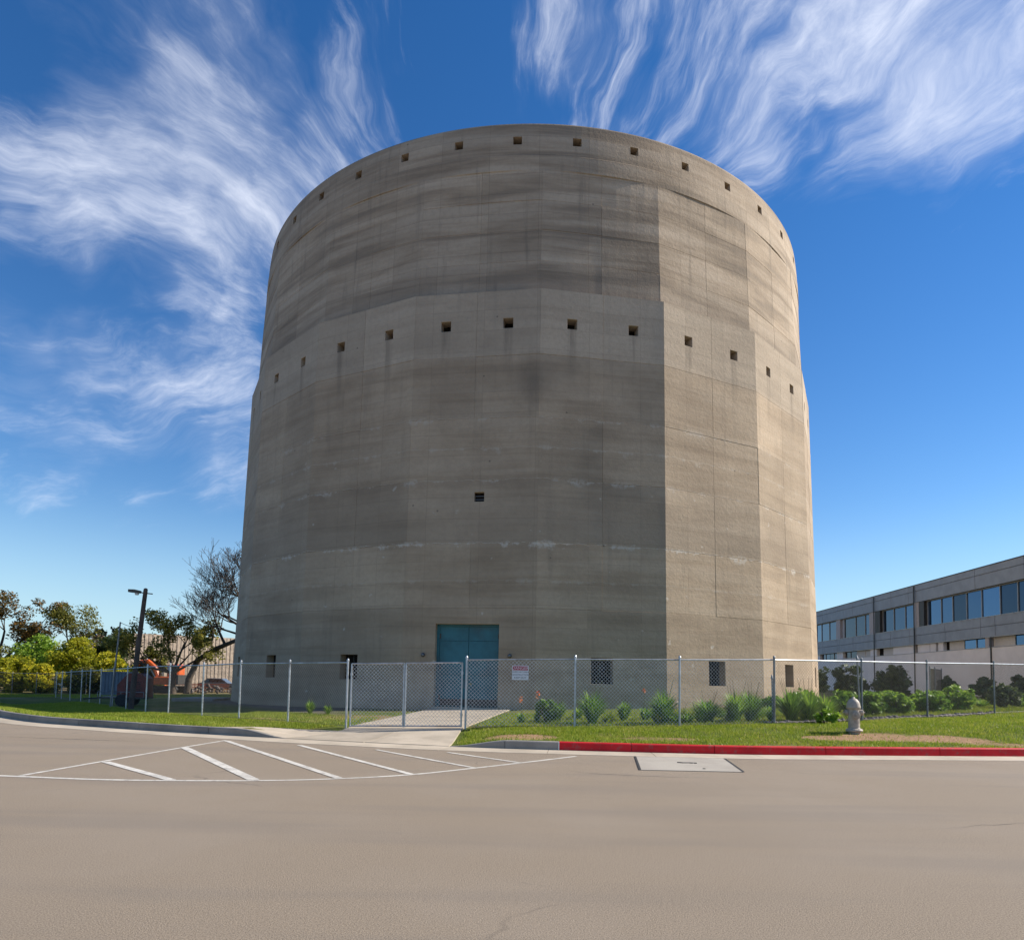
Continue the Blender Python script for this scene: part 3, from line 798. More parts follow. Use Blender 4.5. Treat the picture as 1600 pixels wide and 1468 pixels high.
# the round parapet with its own vents
rimp = [(18.00, 25.71), (18.335, 25.705), (18.35, 25.73), (18.32, 26.50), (18.295, 26.53), (18.265, 27.08), (18.235, 27.50), (18.16, 28.16), (18.12, 28.24), (17.60, 28.26), (17.60, 27.3)]
UNIT = R(9.0); angs = [-4.5, -3.2, -1.9, -0.66, 0.66, 1.9, 3.2]
mb = MB(); cols = []
for u in range(40):
    for a in angs: cols.append(R(1.0)-UNIT/2+u*UNIT+R(a))
npf = len(rimp)
for a in cols:
    for r_, z_ in rimp: mb.v.append(tuple(tp(a, r_, z_)))
nc = len(cols)
for i in range(nc):
    j = (i+1) % nc
    for q in range(npf-1):
        if i % 7 == 3 and q == 5:      # opening
            continue
        mb.f.append((i*npf+q, j*npf+q, j*npf+q+1, i*npf+q+1))
rim = mb.build('parapet', M_TOWER, tower)
for u in range(40):
    th = R(1.0)-UNIT/2+u*UNIT
    front = math.cos(th) > 0.0
    mb = MB(); a, b = th-R(0.66), th+R(0.66)
    ou = [tp(a, 18.265, 27.08), tp(b, 18.265, 27.08), tp(b, 18.235, 27.50), tp(a, 18.235, 27.50)]
    iw = [tp(a, 17.75, 27.08), tp(b, 17.75, 27.08), tp(b, 17.75, 27.50), tp(a, 17.75, 27.50)]
    mb.add(ou+iw, [(i, (i+1) % 4, 4+(i+1) % 4, 4+i) for i in range(4)])
    op = mb.build('vent_reveal', M_TOWER, rim)
    if front:
        mb = MB(); mb.add(iw, [(0, 1, 2, 3)]); mb.build('vent_back', M_VOID, rim)
# flat roof and an added, unseen black drum that stops light leaking through
mb = MB(); mb.lathe([(17.61, 27.4), (17.61, 27.42)], 80); mb.build('roof', M_KERB, tower)
mb = MB(); mb.lathe([(18.2, -0.5), (17.55, 25.6), (16.9, 27.3)], 60); mb.build('light_block_drum', M_VOID, tower)

# blue double door
th, n, t = facet_frame(DOORF)
ap = rlow(2)*math.cos(FA/2); mt = Matrix((t, n, Vector((0, 0, 1)))).transposed()
def dpt(a, d, z): return n*(ap-d)+t*a+Vector((0, 0, z))
dr_ = empty('door'); dr_.parent = tower
x0 = DOOR[0]-DOOR[1]/2; x1 = DOOR[0]+DOOR[1]/2; xm = DOOR[0]+0.02
for a, b in ((x0+0.14, xm-0.012), (xm+0.012, x1-0.02)):
    for z0, z1 in ((0.34, 1.75), (1.762, 3.28), (3.292, 3.93)):
        mb = MB(); mb.box(dpt((a+b)/2, 0.42, (z0+z1)/2), (b-a, 0.06, z1-z0), m=mt); mb.build('door_panel', M_DOOR, dr_)
mb = MB()
mb.box(dpt(x0+0.065, 0.40, 2.15), (0.13, 0.1, 3.7), m=mt); mb.box(dpt((x0+x1)/2, 0.40, 3.985), (x1-x0, 0.1, 0.09), m=mt)
mb.box(dpt(xm, 0.47, 2.1), (0.1, 0.04, 3.6), m=mt)
mb.build('door_frame', M_DOOR, dr_)
mb = MB(); mb.lathe([(0.05, 0), (0.05, 0.03), (0.03, 0.05), (0.035, 0.09), (0.02, 0.11)], 12, dpt(xm+0.12, 0.39, 1.35), Matrix((t, Vector((0, 0, 1)), n)).transposed())
mb.build('door_knob', M_BRASS, dr_)
for a in (x0+0.16, x1-0.06):
    for z_ in (0.75, 2.1, 3.5): mb = MB(); mb.box(dpt(a, 0.375, z_), (0.07, 0.03, 0.22), m=mt); mb.build('hinge', M_DARKMET, dr_)
for a in (xm-0.16,): mb = MB(); mb.tube([dpt(a, 0.39, 1.15), dpt(a, 0.32, 1.2), dpt(a, 0.32, 1.5), dpt(a, 0.39, 1.55)], 0.014, 6); mb.build('pull_handle', M_GALV_D, dr_)
mb = MB(); mb.box(dpt((x0+x1)/2+0.06, 0.375, 0.52), (x1-x0-0.28, 0.012, 0.3), m=mt); mb.build('kick_plate', M_DARKMET, dr_)
mb = MB(); mb.box(dpt((x0+x1)/2, 0.2, 0.26), (x1-x0, 0.6, 0.1), m=mt); mb.build('threshold', M_CONC, dr_)
mb = MB(); mb.box(dpt((x0+x1)/2, 0.60, 2.2), (x1-x0+.1, 0.04, 3.8), m=mt); mb.build('door_backing', M_VOID, dr_)
for a, lab in ((x0-0.52, 'small round bulkhead lamp on the wall left of the blue door'), (x1+0.50, 'small round bulkhead lamp on the wall right of the blue door')):
    p = Vector((TX, TY, 0))+dpt(a, -0.01, 2.62)
    lm = empty('wall_lamp', p); tag(lm, lab, 'wall lamp', 'lamps beside the door')
    m3 = Matrix((t, Vector((0, 0, 1)), n)).transposed()
    MB().lathe([(0.09, -0.005), (0.09, 0.04), (0.075, 0.05)], 14, (0, 0, 0), m3).build('lamp_base', M_DARKMET, lm)
    MB().lathe([(0.065, 0.04), (0.065, 0.09), (0.05, 0.13), (0.02, 0.15)], 14, (0, 0, 0), m3).build('lamp_glass', M_GALV_D, lm, True)
# pad at the foot of the tower, left
mb = MB(); mb.bbox((-20.6, -5.2, -0.06), (2.6, 3.2, 0.22), 0.03); o = mb.build('equipment_pad', M_KERB, loc=(TX, TY, 0)); tag(o, 'low grey concrete pad at the left foot of the tower', kind='structure')

# ------------------------------------------------------------------ chain link fences
def wire_panel(A, B, h, pitch=0.085, r=0.0042, lift=0.04):
    """diamond mesh between two post feet A and B (Vectors on the ground)"""
    d = B-A; L = math.hypot(d.x, d.y); ux, uy = d.x/L, d.y/L; H = h-lift
    V = []; Fs = []
    def pt(s, t): return (A.x+ux*s, A.y+uy*s, A.z+(B.z-A.z)*s/L+lift+t)
    def bar(s0, t0, s1, t1, off):
        p0, p1 = Vector(pt(s0, t0)), Vector(pt(s1, t1)); ax = (p1-p0).normalized()
        nrm = Vector((-uy, ux, 0)); b2 = ax.cross(nrm)
        o = len(V)
        for p in (p0, p1):
            for k in range(3):
                a = 2*PI*k/3; q = p+nrm*(math.cos(a)*r+off)+b2*(math.sin(a)*r); V.append((q.x, q.y, q.z))
        for k in range(3):
            j = (k+1) % 3; Fs.append((o+k, o+j, o+3+j, o+3+k))
    slope = 1.0
    c = -H/slope
    while c < L:
        s0 = max(c, 0.0); t0 = (s0-c)*slope; s1 = min(L, c+H/slope); t1 = (s1-c)*slope
        if s1-s0 > 0.01:
            bar(s0, t0, s1, t1, r); bar(s0, H-t0, s1, H-t1, -r)
        c += pitch
    return V, Fs
def fence(name, pts, h, label, skip=(), rail=True, post_r=0.03, mat=M_GALV, wire=True, pitch=0.10, wr=0.0036, wmat=None, lean=None, group=None, bottom=True, dark=0):
    root = empty(name, (pts[0][0], pts[0][1], gz(*pts[0])))
    tag(root, label, 'fence', group)
    o = Vector(root.location); P = [Vector((x, y, gz(x, y)))-o for x, y in pts]
    for i, p in enumerate(P):
        top = p+Vector((0, 0, h+0.06)); 
        if lean and i in lean: top += Vector(lean[i])
        mb = MB(); mb.tube([p-Vector((0, 0, 0.15)), top], post_r, 10)
        mb.lathe([(post_r*1.25, -0.02), (post_r*1.25, 0.02), (post_r*0.8, 0.05), (post_r*0.2, 0.065)], 10, top)
        mb.build('post', M_GALV_D if (dark and i >= dark) else mat, root)
    for i in range(len(P)-1):
        if i in skip: continue
        a, b = P[i], P[i+1]
        if rail:
            MB().tube([a+Vector((0, 0, h)), b+Vector((0, 0, h))], 0.021, 8).build('top_rail', mat, root)
        if wire:
            V, Fs = wire_panel(a, b, h, pitch*(2.6 if (wmat and i >= 5) else 1.0), wr[min(i, len(wr)-1)] if isinstance(wr, tuple) else wr); np_m = MB(); np_m.v = V; np_m.f = Fs; np_m.build('mesh_panel', wmat or (M_WIRE_D if (dark and i >= dark) else M_WIRE), root)
        if bottom:
            mid = (a+b)/2+Vector((0, 0, 0.05)); MB().tube([a+Vector((0, 0, 0.06)), mid, b+Vector((0, 0, 0.06))], 0.004, 4).build('tension_wire', M_WIRE_D, root)
    return root
FH = 1.84
left_pts = [(-4.62, 19.75), (-6.9, 21.75), (-8.95, 23.1), (-11.1, 25.2), (-13.2, 27.0), (-14.7, 28.2), (-17.2, 31.3), (-19.65, 34.5), (-22.2, 37.8), (-24.1, 40.0), (-25.7, 41.8), (-28.5, 45.2), (-31.5, 49), (-34.5, 53)]
fence('chain_link_fence', left_pts, FH, 'galvanised chain link fence running from the gate away past the lamp post on the left', pitch=0.11, wr=(0.003, 0.003, 0.0026, 0.0022, 0.0018, 0.0014, 0.001), wmat=M_WIRE_D)
right_pts = [(-1.22, 19.30), (1.80, 19.35), (4.80, 19.75), (7.75, 20.45), (11.1, 22.0), (14.3, 23.9), (18.2, 26.2), (22.5, 28.8), (27, 31.6), (32, 34.5)]
fence('chain_link_fence', right_pts, FH+0.04, 'galvanised chain link fence in front of the planting bed right of the gate', dark=3, pitch=0.105, wr=(0.0052, 0.0050, 0.0036, 0.0030, 0.0024))
# leaning spare posts of the older fence behind
for (x, y, h, lx, lab) in ((8.15, 21.6, 1.35, -0.03, 'short dark steel post standing behind the fence by the tower corner'), (11.75, 23.4, 2.0, -0.09, 'thin dark leaning post just behind the fence right of the hydrant')):
    p = Vector((x, y, gz(x, y))); o = MB().tube([(0, 0, -0.1), (lx, 0, h)], 0.028, 8).tube([(lx, 0, h), (lx-0.01, 0, h+0.12)], [0.05, 0.01], 8).build('spare_post', M_GALV_D, loc=p); tag(o, lab, 'post')
# old fence crossing behind the bed towards the building
fence('chain_link_fence', [(22.0, 36.5), (25.0, 41.0), (28.5, 46.0), (20.6, 44.5)][:3], 1.9, 'older chain link fence far behind the green bed beside the white wall', mat=M_GALV_D, pitch=0.14, wr=0.003, wmat=M_WIRE_D)
# fence along the far left bushes
far_pts = [(-62, 67), (-55, 64.5), (-47.5, 62.2), (-44, 61.6), (-42.0, 61.8), (-40.5, 62), (-39.3, 62.3), (-38.2, 62.8), (-37.2, 63.4), (-36.2, 64.2), (-35.2, 65.2)]
fence('chain_link_fence', far_pts, 1.85, 'distant wire fence in front of the yellow green bushes', mat=M_GALV_D, pitch=0.16, wr=0.004, wmat=M_WIRE_D)

def gate_leaf(A, B, label):
    a = Vector((*A, gz(*A)+0.03)); b = Vector((*B, gz(*B)+0.03)); root = empty('gate_leaf', a)
    tag(root, label, 'gate', 'leaves of the drive gate')
    b = b-a; a = Vector((0, 0, 0)); h = FH-0.06
    fr = MB(); Z = Vector((0, 0, 1))
    fr.tube([a, a+Z*h], 0.024, 8); fr.tube([b, b+Z*h], 0.024, 8); fr.tube([a+Z*h, b+Z*h], 0.02, 8); fr.tube([a+Z*0.03, b+Z*0.03], 0.02, 8)
    fr.build('gate_frame', M_GALV, root)
    V, Fs = wire_panel(a, b, h-0.02, 0.105, 0.0050); m_ = MB(); m_.v = V; m_.f = Fs; m_.build('mesh_panel', M_WIRE, root)
    mb = MB()
    for q in (0.3, 1.45): mb.lathe([(0.036, q), (0.036, q+0.07)], 8, tuple(a if 'left' in label else b))
    mb.build('hinge', M_GALV, root)
    return root
gate_leaf((-4.50, 19.72), (-2.98, 19.52), 'left leaf of the closed chain link drive gate')
gate_leaf((-2.93, 19.51), (-1.34, 19.31), 'right leaf of the closed chain link drive gate')

# warning sign wired to the fence
def text_mesh(name, body, size, mat, parent, loc, rot, depth=0.001):
    cu_ = bpy.data.curves.new(name, 'FONT'); cu_.body = body; cu_.size = size; cu_.align_x = 'CENTER'; cu_.align_y = 'CENTER'; cu_.extrude = depth
    tmp = bpy.data.objects.new(name, cu_); C.objects.link(tmp)
    dg = bpy.context.evaluated_depsgraph_get(); me = bpy.data.meshes.new_from_object(tmp.evaluated_get(dg))
    bpy.data.objects.remove(tmp); bpy.data.curves.remove(cu_)
    me.materials.clear(); me.materials.append(mat)
    o = bpy.data.objects.new(name, me); C.objects.link(o); o.parent = parent; o.location = loc; o.rotation_euler = rot
    return o
sx, sy = 0.27, 19.33
sg = empty('warning_sign', (sx, sy-0.045, gz(sx, sy)+1.50), R(0.5)); tag(sg, 'small white warning sign with red header wired to the fence right of the door', 'sign')
MB().bbox((0, 0, 0), (0.46, 0.006, 0.40), 0.001).build('sign_board', M_SIGNW, sg)
MB().box((0, -0.0045, 0.125), (0.42, 0.003, 0.115)).build('header_band', M_SIGNR, sg)
text_mesh('lettering', 'DANGER', 0.115, M_SIGNW, sg, (0, -0.0075, 0.125), (PI/2, 0, 0))
text_mesh('lettering', 'HARD HAT AREA', 0.060, M_SIGNK, sg, (0, -0.0045, 0.02), (PI/2, 0, 0))
text_mesh('lettering', 'CONSTRUCTION', 0.062, M_SIGNK, sg, (0, -0.0045, -0.06), (PI/2, 0, 0))
text_mesh('lettering', 'KEEP OUT', 0.075, M_SIGNK, sg, (0, -0.0045, -0.14), (PI/2, 0, 0))

# ------------------------------------------------------------------ hydrant
hx, hy = 9.05, 18.35
hy_ = empty('fire_hydrant', (hx, hy, gz(hx, hy)-0.02), R(12)); tag(hy_, 'weathered pale grey fire hydrant standing in bare earth on the lawn', 'hydrant')
hy_.rotation_euler = (0, R(-1.5), R(12))
MB().lathe([(0.15, -0.05), (0.15, 0.05), (0.205, 0.07), (0.21, 0.105), (0.19, 0.13), (0.15, 0.145), (0.142, 0.17), (0.14, 0.62), (0.148, 0.66)], 24).build('barrel', M_HYD, hy_, False)
MB().lathe([(0.148, 0.655), (0.175, 0.675), (0.178, 0.70), (0.168, 0.73), (0.160, 0.79), (0.135, 0.855), (0.095, 0.905), (0.05, 0.93), (0.035, 0.935), (0.033, 0.965), (0.02, 0.975)], 24).build('bonnet', M_HYD, hy_, True)
def nozzle(ang, z, r, L):
    d = Vector((math.cos(ang), math.sin(ang), 0)); m3 = Matrix((Vector((-d.y, d.x, 0)), Vector((0, 0, 1)), d)).transposed()
    o_ = MB().lathe([(r*0.9, 0.09), (r*0.9, L*0.55), (r*1.25, L*0.56), (r*1.25, L*0.8), (r*0.9, L*0.85), (r*0.35, L*0.86), (r*0.3, L)], 16, (0, 0, z), m3).build('nozzle', M_HYD, hy_)
    return o_
nozzle(R(-30), 0.56, 0.062, 0.27); nozzle(R(150), 0.56, 0.062, 0.25); nozzle(R(-110), 0.50, 0.085, 0.245)
mb = MB()
for k in range(8): a = 2*PI*k/8; mb.lathe([(0.016, 0.10), (0.016, 0.135), (0.006, 0.14)], 6, (0.185*math.cos(a), 0.185*math.sin(a), 0))
mb.build('flange_bolts', M_HYD, hy_)
mb = MB(); mb.tube([(0.17, -0.12, 0.55), (0.2, -0.13, 0.44), (0.16, -0.13, 0.36)], 0.007, 5); mb.build('cap_chain', M_GALV_D, hy_)

# ------------------------------------------------------------------ lamp post, slim pole and mast
lp = (-16.85, 31.0); lz = gz(*lp)
L = empty('street_light', (*lp, lz)); tag(L, 'dark leaning timber lamp post with a flood lamp behind the left fence', 'street light')
topv = Vector((0.42, 0, 5.35))
MB().tube([(0, 0, -0.3), tuple(topv*0.5), tuple(topv)], [0.125, 0.105, 0.09], 14).lathe([(0.09, -0.01), (0.08, 0.05), (0.04, 0.085)], 14, tuple(topv)).build('pole', M_TIMBER, L)
MB().tube([tuple(topv+Vector((0.32, 0, -0.17))), tuple(topv+Vector((-0.1, 0, -0.13))), tuple(topv+Vector((-0.22, -0.02, -0.11)))], 0.025, 8).build('bracket', M_DARKMET, L)
mb = MB(); c0 = topv+Vector((-0.45, -0.02, -0.06))
mb.prism([(-0.27, -0.05), (0.17, -0.09), (0.26, -0.06), (0.20, 0.03), (0.02, 0.07), (-0.27, 0.075)], -0.11, 0.11)
mb.v = [tuple(Vector(p)+c0) for p in mb.v]; mb.build('lamp_head', M_DARKMET, L)
MB().lathe([(0.07, -0.17), (0.085, -0.13), (0.08, -0.07)], 12, tuple(c0+Vector((0.08, 0, 0)))).build('lamp_lens', M_SIGNW, L, True)
sp = (-19.4, 33.9)
S = empty('utility_pole', (*sp, gz(*sp))); tag(S, 'slim weathered pole rising from the fence left of the lamp post', 'pole')
MB().tube([(0, 0, -0.2), (0.28, 0, 4.15)], [0.045, 0.035], 8).build('pole_shaft', M_GALV_D, S)
a = Vector((sp[0]+0.28, sp[1], gz(*sp)+4.13)); b = Vector((lp[0]+0.24, lp[1]+0.1, lz+3.75))
pts = [a.lerp(b, i/8)-Vector((0, 0, 0.10*math.sin(PI*i/8))) for i in range(9)]
o = MB().tube([tuple(p-a) for p in pts], 0.013, 5).build('overhead_wire', M_BLACK, loc=a); tag(o, 'single dark wire strung from the slim pole to the lamp post', 'wire')
ms = empty('radio_mast', (-70, 118, -0.5)); tag(ms, 'distant twin red and blue grey mast above the bushes', 'mast')
MB().tube([(0, 0, 0), (0.1, 0, 9.3)], [0.42, 0.36], 10).build('red_tube', M_MAST_R, ms)
MB().tube([(-0.95, 0.2, 0), (-0.85, 0.2, 9.1)], [0.22, 0.2], 8).build('grey_tube', M_MAST_B, ms)
mb = MB()
for q in (5.2, 6.4, 7.6, 8.6): mb.box((-0.2, 0.1, q), (1.9, 0.25, 0.12))
mb.build('cross_arm', M_MAST_R, ms)

# ------------------------------------------------------------------ office building on the right
BP0 = Vector((35.44, 47.71, 0)); bd = Vector((0.0796, 0.9968, 0)).normalized(); bn = Vector((-bd.y, bd.x, 0))     # along the facade (away), out of the facade (towards the tower)
B = empty('office_building', BP0); tag(B, 'low grey clad office building with ribbon windows and white base wall', 'building')
bm3 = Matrix((bd, bn, Vector((0, 0, 1)))).transposed()
def bb(s0, s1, d0, d1, z0, z1, name, mat, parent=B, bev=0.0):
    mb = MB(); c_ = bd*((s0+s1)/2)+bn*((d0+d1)/2)+Vector((0, 0, (z0+z1)/2))
    if bev and (s1-s0) > 4*bev and (z1-z0) > 4*bev:
        # slab whose outer face has chamfered edges
        q = [(s0, z0), (s1, z0), (s1, z1), (s0, z1)]; i_ = [(s0+bev, z0+bev), (s1-bev, z0+bev), (s1-bev, z1-bev), (s0+bev, z1-bev)]
        f = lambda s, d, z: tuple(bd*s+bn*d+Vector((0, 0, z)))
        mb.v = [f(s, d0, z) for s, z in q]+[f(s, d1-bev, z) for s, z in q]+[f(s, d1, z) for s, z in i_]
        mb.f = [(8, 9, 10, 11)]
        for r in (0, 4):
            for k in range(4): j = (k+1) % 4; mb.f.append((r+k, r+j, r+4+j, r+4+k))
    else: mb.box(c_, (s1-s0, d1-d0, z1-z0), m=bm3)
    return mb.build(name, mat, parent)
S0, S1 = -5.0, 62.0
bb(S0, S1, -14.0, -0.62, 0.2, 10.45, 'core', M_VOID)
bb(S0, S1, -14.1, 0.0, 10.46, 10.60, 'roof_deck', M_SHEET)
vj = [S0, 0.0, 5.81, 15.14, 16.34, 19.79, 23.91, 28.94, 33.1, 38.0, 43, 48, 53, 58, S1]
G = 0.022
for a, b in zip(vj[:-1], vj[1:]):
    bb(a+G, b-G, -0.55, 0.05, 10.24+G/2, 10.78, 'fascia_panel', M_PANEL, B, 0.012)
    bb(a+G, b-G, -0.55, 0.03, 9.22, 10.24-G/2, 'fascia_panel', M_PANEL, B, 0.012)
vj2 = [S0, 0.0, 3.4, 5.2, 10.2, 15.2, 16.2, 20.0, 23.6, 28.9, 32.7, 33.2, 38, 43, 48, 53, 58, S1]
for a, b in zip(vj2[:-1], vj2[1:]):
    bb(a+G, b-G, -0.55, 0.04, 6.22+G/2, 6.93, 'spandrel_panel', M_PANEL, B, 0.012)
    bb(a+G, b-G, -0.55, 0.03, 5.46, 6.22-G/2, 'spandrel_panel', M_PANEL, B, 0.012)
bb(S0, S1, -0.55, 0.07, 5.40, 5.455, 'drip_trim', M_MULL)
bb(S0, S1, -0.5, 0.065, 6.935, 6.98, 'sill_trim', M_MULL)
bb(S0, S1, -0.6, 0.09, 10.785, 10.84, 'roof_edge', M_DARKMET)
# upper ribbon windows: bays of panes between pilasters
bays = [(-3.8, [-3.8, -1.0, 1.28, 3.30, 5.59, 7.62, 9.63, 11.39, 13.65]), (15.46, [15.5, 17.70, 20.0, 22.35]), (24.95, [24.97, 26.56, 29.0, 32.1]),
        (33.92, [33.94, 36.71, 39.3, 41.6]), (43.4, [43.4, 46, 48.6, 51]), (52.5, [52.5, 55, 57.6, 60.2])]
for s, ps in bays:
    for a, b in zip(ps[:-1], ps[1:]):
        wn = bb(a+0.05, b-0.05, -0.40, -0.37, 7.02, 9.16, 'window', M_GLASS)
        bb(a-0.03, a+0.03, -0.42, -0.30, 6.98, 9.20, 'mullion', M_MULL, wn)
    bb(ps[-1]-0.045, ps[-1]+0.04, -0.42, -0.28, 6.98, 9.20, 'mullion', M_MULL)
    bb(ps[0]-0.04, ps[-1]+0.04, -0.42, -0.27, 9.16, 9.215, 'window_head', M_MULL)
for a, b in ((13.75, 14.55), (14.65, 15.44), (22.45, 23.5), (23.6, 24.90), (32.2, 32.65), (32.75, 33.88), (41.7, 43.3), (51.1, 52.4), (-4.9, -3.9)):
    bb(a, b, -0.5, -0.05 if (b-a) > 0.74 else -0.30, 6.985, 9.215, 'pilaster', M_GREYFRAME if (a not in (13.75, 22.45)) else M_DARKMET)
# ground floor strip: glass, blinds and white panels between 4.66 and 5.40
low = [(-4.9, -0.6, 'w'), (-0.5, 1.6, 'g'), (1.7, 4.2, 'b'), (4.3, 4.75, 'p'), (4.8, 8.0, 'g'), (8.05, 10.2, 'b'), (10.3, 10.75, 'k'), (10.8, 11.6, 'w'), (11.65, 11.9, 'k'), (12.0, 12.9, 'w'),
       (13.0, 15.1, 'w'), (15.2, 15.75, 'k'), (15.85, 19.8, 'w'), (19.9, 22.3, 'b'), (22.4, 23.3, 'k'), (23.4, 24.9, 'w'), (25.0, 26.5, 'b'), (26.6, 28.8, 'b'), (28.9, 32.0, 'g'), (32.1, 33.9, 'w'), (34.0, 36.6, 'g'), (36.7, 39.2, 'g'), (39.3, 45, 'w'), (45.1, 60, 'g')]
for a, b, c_ in low:
    if c_ == 'g':
        wn = bb(a, b, -0.40, -0.36, 4.66, 5.39, 'window', M_GLASS)
        if b-a > 2.0: bb((a+b)/2-0.03, (a+b)/2+0.03, -0.37, -0.30, 4.66, 5.39, 'mullion', M_MULL, wn)
    elif c_ == 'b': bb(a, b, -0.36, -0.32, 4.66, 5.39, 'blind', M_BLIND)
    elif c_ == 'k': bb(a, b, -0.45, -0.38, 4.66, 5.39, 'recess', M_VOID)
    elif c_ == 'p': bb(a, b, -0.45, -0.02, 4.66, 5.40, 'pilaster', M_GREYFRAME)
    else: bb(a, b, -0.45, -0.12, 4.66, 5.39, 'infill_panel', M_PANEL_W)
js = [S0, 3.79, 23.4, 32.9, 42, 52, S1]
for a, b in zip(js[:-1], js[1:]): bb(a+0.03, b-0.03, -0.60, 0.10, 0.1, 4.62, 'base_wall', M_PANEL_W, B, 0.02)
bb(S0, S1, -0.60, 0.13, 4.622, 4.66, 'wall_cap', M_MULL)
for s in (23.4, 15.14, 3.79): bb(s-0.05, s+0.05, 0.105, 0.17, 0.4, 10.7 if s != 3.79 else 5.4, 'downpipe', M_DARKMET)
# end walls
bb(S0-0.4, S0, -14, 0.06, 0.1, 10.76, 'end_wall', M_PANEL)
bb(S1, S1+0.4, -14, 0.0, 0.1, 10.7, 'end_wall', M_PANEL)

# ------------------------------------------------------------------ vegetation builders
def leaves_np(centers, size, aspect=1.6, updown=0.5, rng=RNG):
    """diamond leaves; returns verts, faces"""
    n = len(centers); c = np.asarray(centers)
    d = rng.normal(size=(n, 3)); d[:, 2] *= updown; d /= np.linalg.norm(d, axis=1)[:, None]+1e-9
    r = rng.normal(size=(n, 3)); s = np.cross(d, r); s /= np.linalg.norm(s, axis=1)[:, None]+1e-9
    sz = size*rng.uniform(0.6, 1.35, n)[:, None]
    nn = np.cross(d, s)
    a = c-d*sz*aspect*0.5; b = c+s*sz*0.5+nn*sz*0.12; e = c+d*sz*aspect*0.5; f = c-s*sz*0.5+nn*sz*0.12
    V = np.stack([a, b, e, f], 1).reshape(-1, 3); F = np.arange(4*n).reshape(n, 4)
    return V, F
def crown_points(clumps, per, rad, rng=RNG, flat=0.8):
    out = []
    for c in clumps:
        k = int(per*rng.uniform(0.7, 1.3)); d = rng.normal(size=(k, 3)); d /= np.linalg.norm(d, axis=1)[:, None]+1e-9
        r = rad*rng.uniform(0.65, 1.25)*rng.uniform(0.25, 1.0, k)**0.6
        p = d*r[:, None]; p[:, 2] *= flat; out.append(np.asarray(c)+p)
    return np.concatenate(out)
def ellipsoid_clumps(n, rx, ry, rz, zc, rng=RNG, lower=-0.6):
    out = []
    while len(out) < n:
        p = rng.uniform(-1, 1, 3)
        if 0.25 < np.linalg.norm(p) < 1 and p[2] > lower: out.append((p[0]*rx, p[1]*ry, zc+p[2]*rz))
    return out
SHRUB_MESH = {}
def shrub(loc, w_, h_, label, mat=M_SHRUB, leaf=0.09, n=26, per=55, cat='shrub', group=None, kindname='shrub', rz=None, seed=None):
    root = empty(kindname, loc, random.uniform(0, 6.28) if rz is None else rz); tag(root, label, cat, group)
    cl = ellipsoid_clumps(n, w_/2*0.85, w_/2*0.85, h_*0.48, h_*0.5, lower=-0.95)
    V, F = leaves_np(crown_points(cl, per, max(0.12, w_*0.15)), leaf)
    V[:, 2] = np.maximum(V[:, 2], 0.01)
    np_mesh('foliage', V, F, mat, root)
    mb = MB()
    for k in range(5):
        a = random.uniform(0, 6.28); q = random.uniform(0.2, 0.35)*w_
        mb.tube([(0.03*math.cos(a), 0.03*math.sin(a), -0.05), (q*0.5*math.cos(a), q*0.5*math.sin(a), h_*0.35), (q*math.cos(a), q*math.sin(a), h_*0.75)], [0.018, 0.012, 0.006], 5)
    mb.build('stems', M_BARK, root)
    return root
def tuft_mesh(nbl, h_, spread, wd=0.022, rng=RNG):
    V = []; F = []
    for i in range(nbl):
        a = rng.uniform(0, 2*PI); r0 = rng.uniform(0, 0.11)*spread; L_ = h_*rng.uniform(0.55, 1.1); ln = rng.uniform(0.12, 1.0)**0.8
        dx_, dy_ = math.cos(a), math.sin(a); sx_, sy_ = -dy_*wd*rng.uniform(0.7, 1.3), dx_*wd
        out = spread*ln*0.62; o_ = len(V)
        for k, t_ in enumerate((0.0, 0.4, 0.75, 1.0)):
            r_ = r0+out*t_**1.7; z_ = L_*(t_-0.42*ln*t_**2.6); wq = (1.0, 1.15, 0.75, 0.05)[k]
            V.append((r_*dx_+sx_*wq, r_*dy_+sy_*wq, z_)); V.append((r_*dx_-sx_*wq, r_*dy_-sy_*wq, z_))
        for k in range(3): F.append((o_+2*k, o_+2*k+1, o_+2*k+3, o_+2*k+2))
    return np.array(V), np.array(F)
def tuft(loc, h_, sp_, label, nbl=190, mat=M_TUFT, group='strap leaved clumps in the bed', wd=0.02):
    root = empty('strap_leaf_plant', loc, random.uniform(0, 6.28)); tag(root, label, 'plant', group)
    V, F = tuft_mesh(nbl, h_, sp_, wd); np_mesh('leaves', V, F, mat, root)
    mb = MB()
    for k in range(4):
        a = random.uniform(0, 6.28); mb.tube([(0, 0, -0.03), (0.15*sp_*math.cos(a), 0.15*sp_*math.sin(a), h_*0.6), (0.3*sp_*math.cos(a), 0.3*sp_*math.sin(a), h_*1.18)], [0.008, 0.006, 0.004], 4)
    mb.build('flower_stalks', M_STEM, root)
    return root
def g3(x, y, dz=-0.01): return (x, y, gz(x, y)+dz)

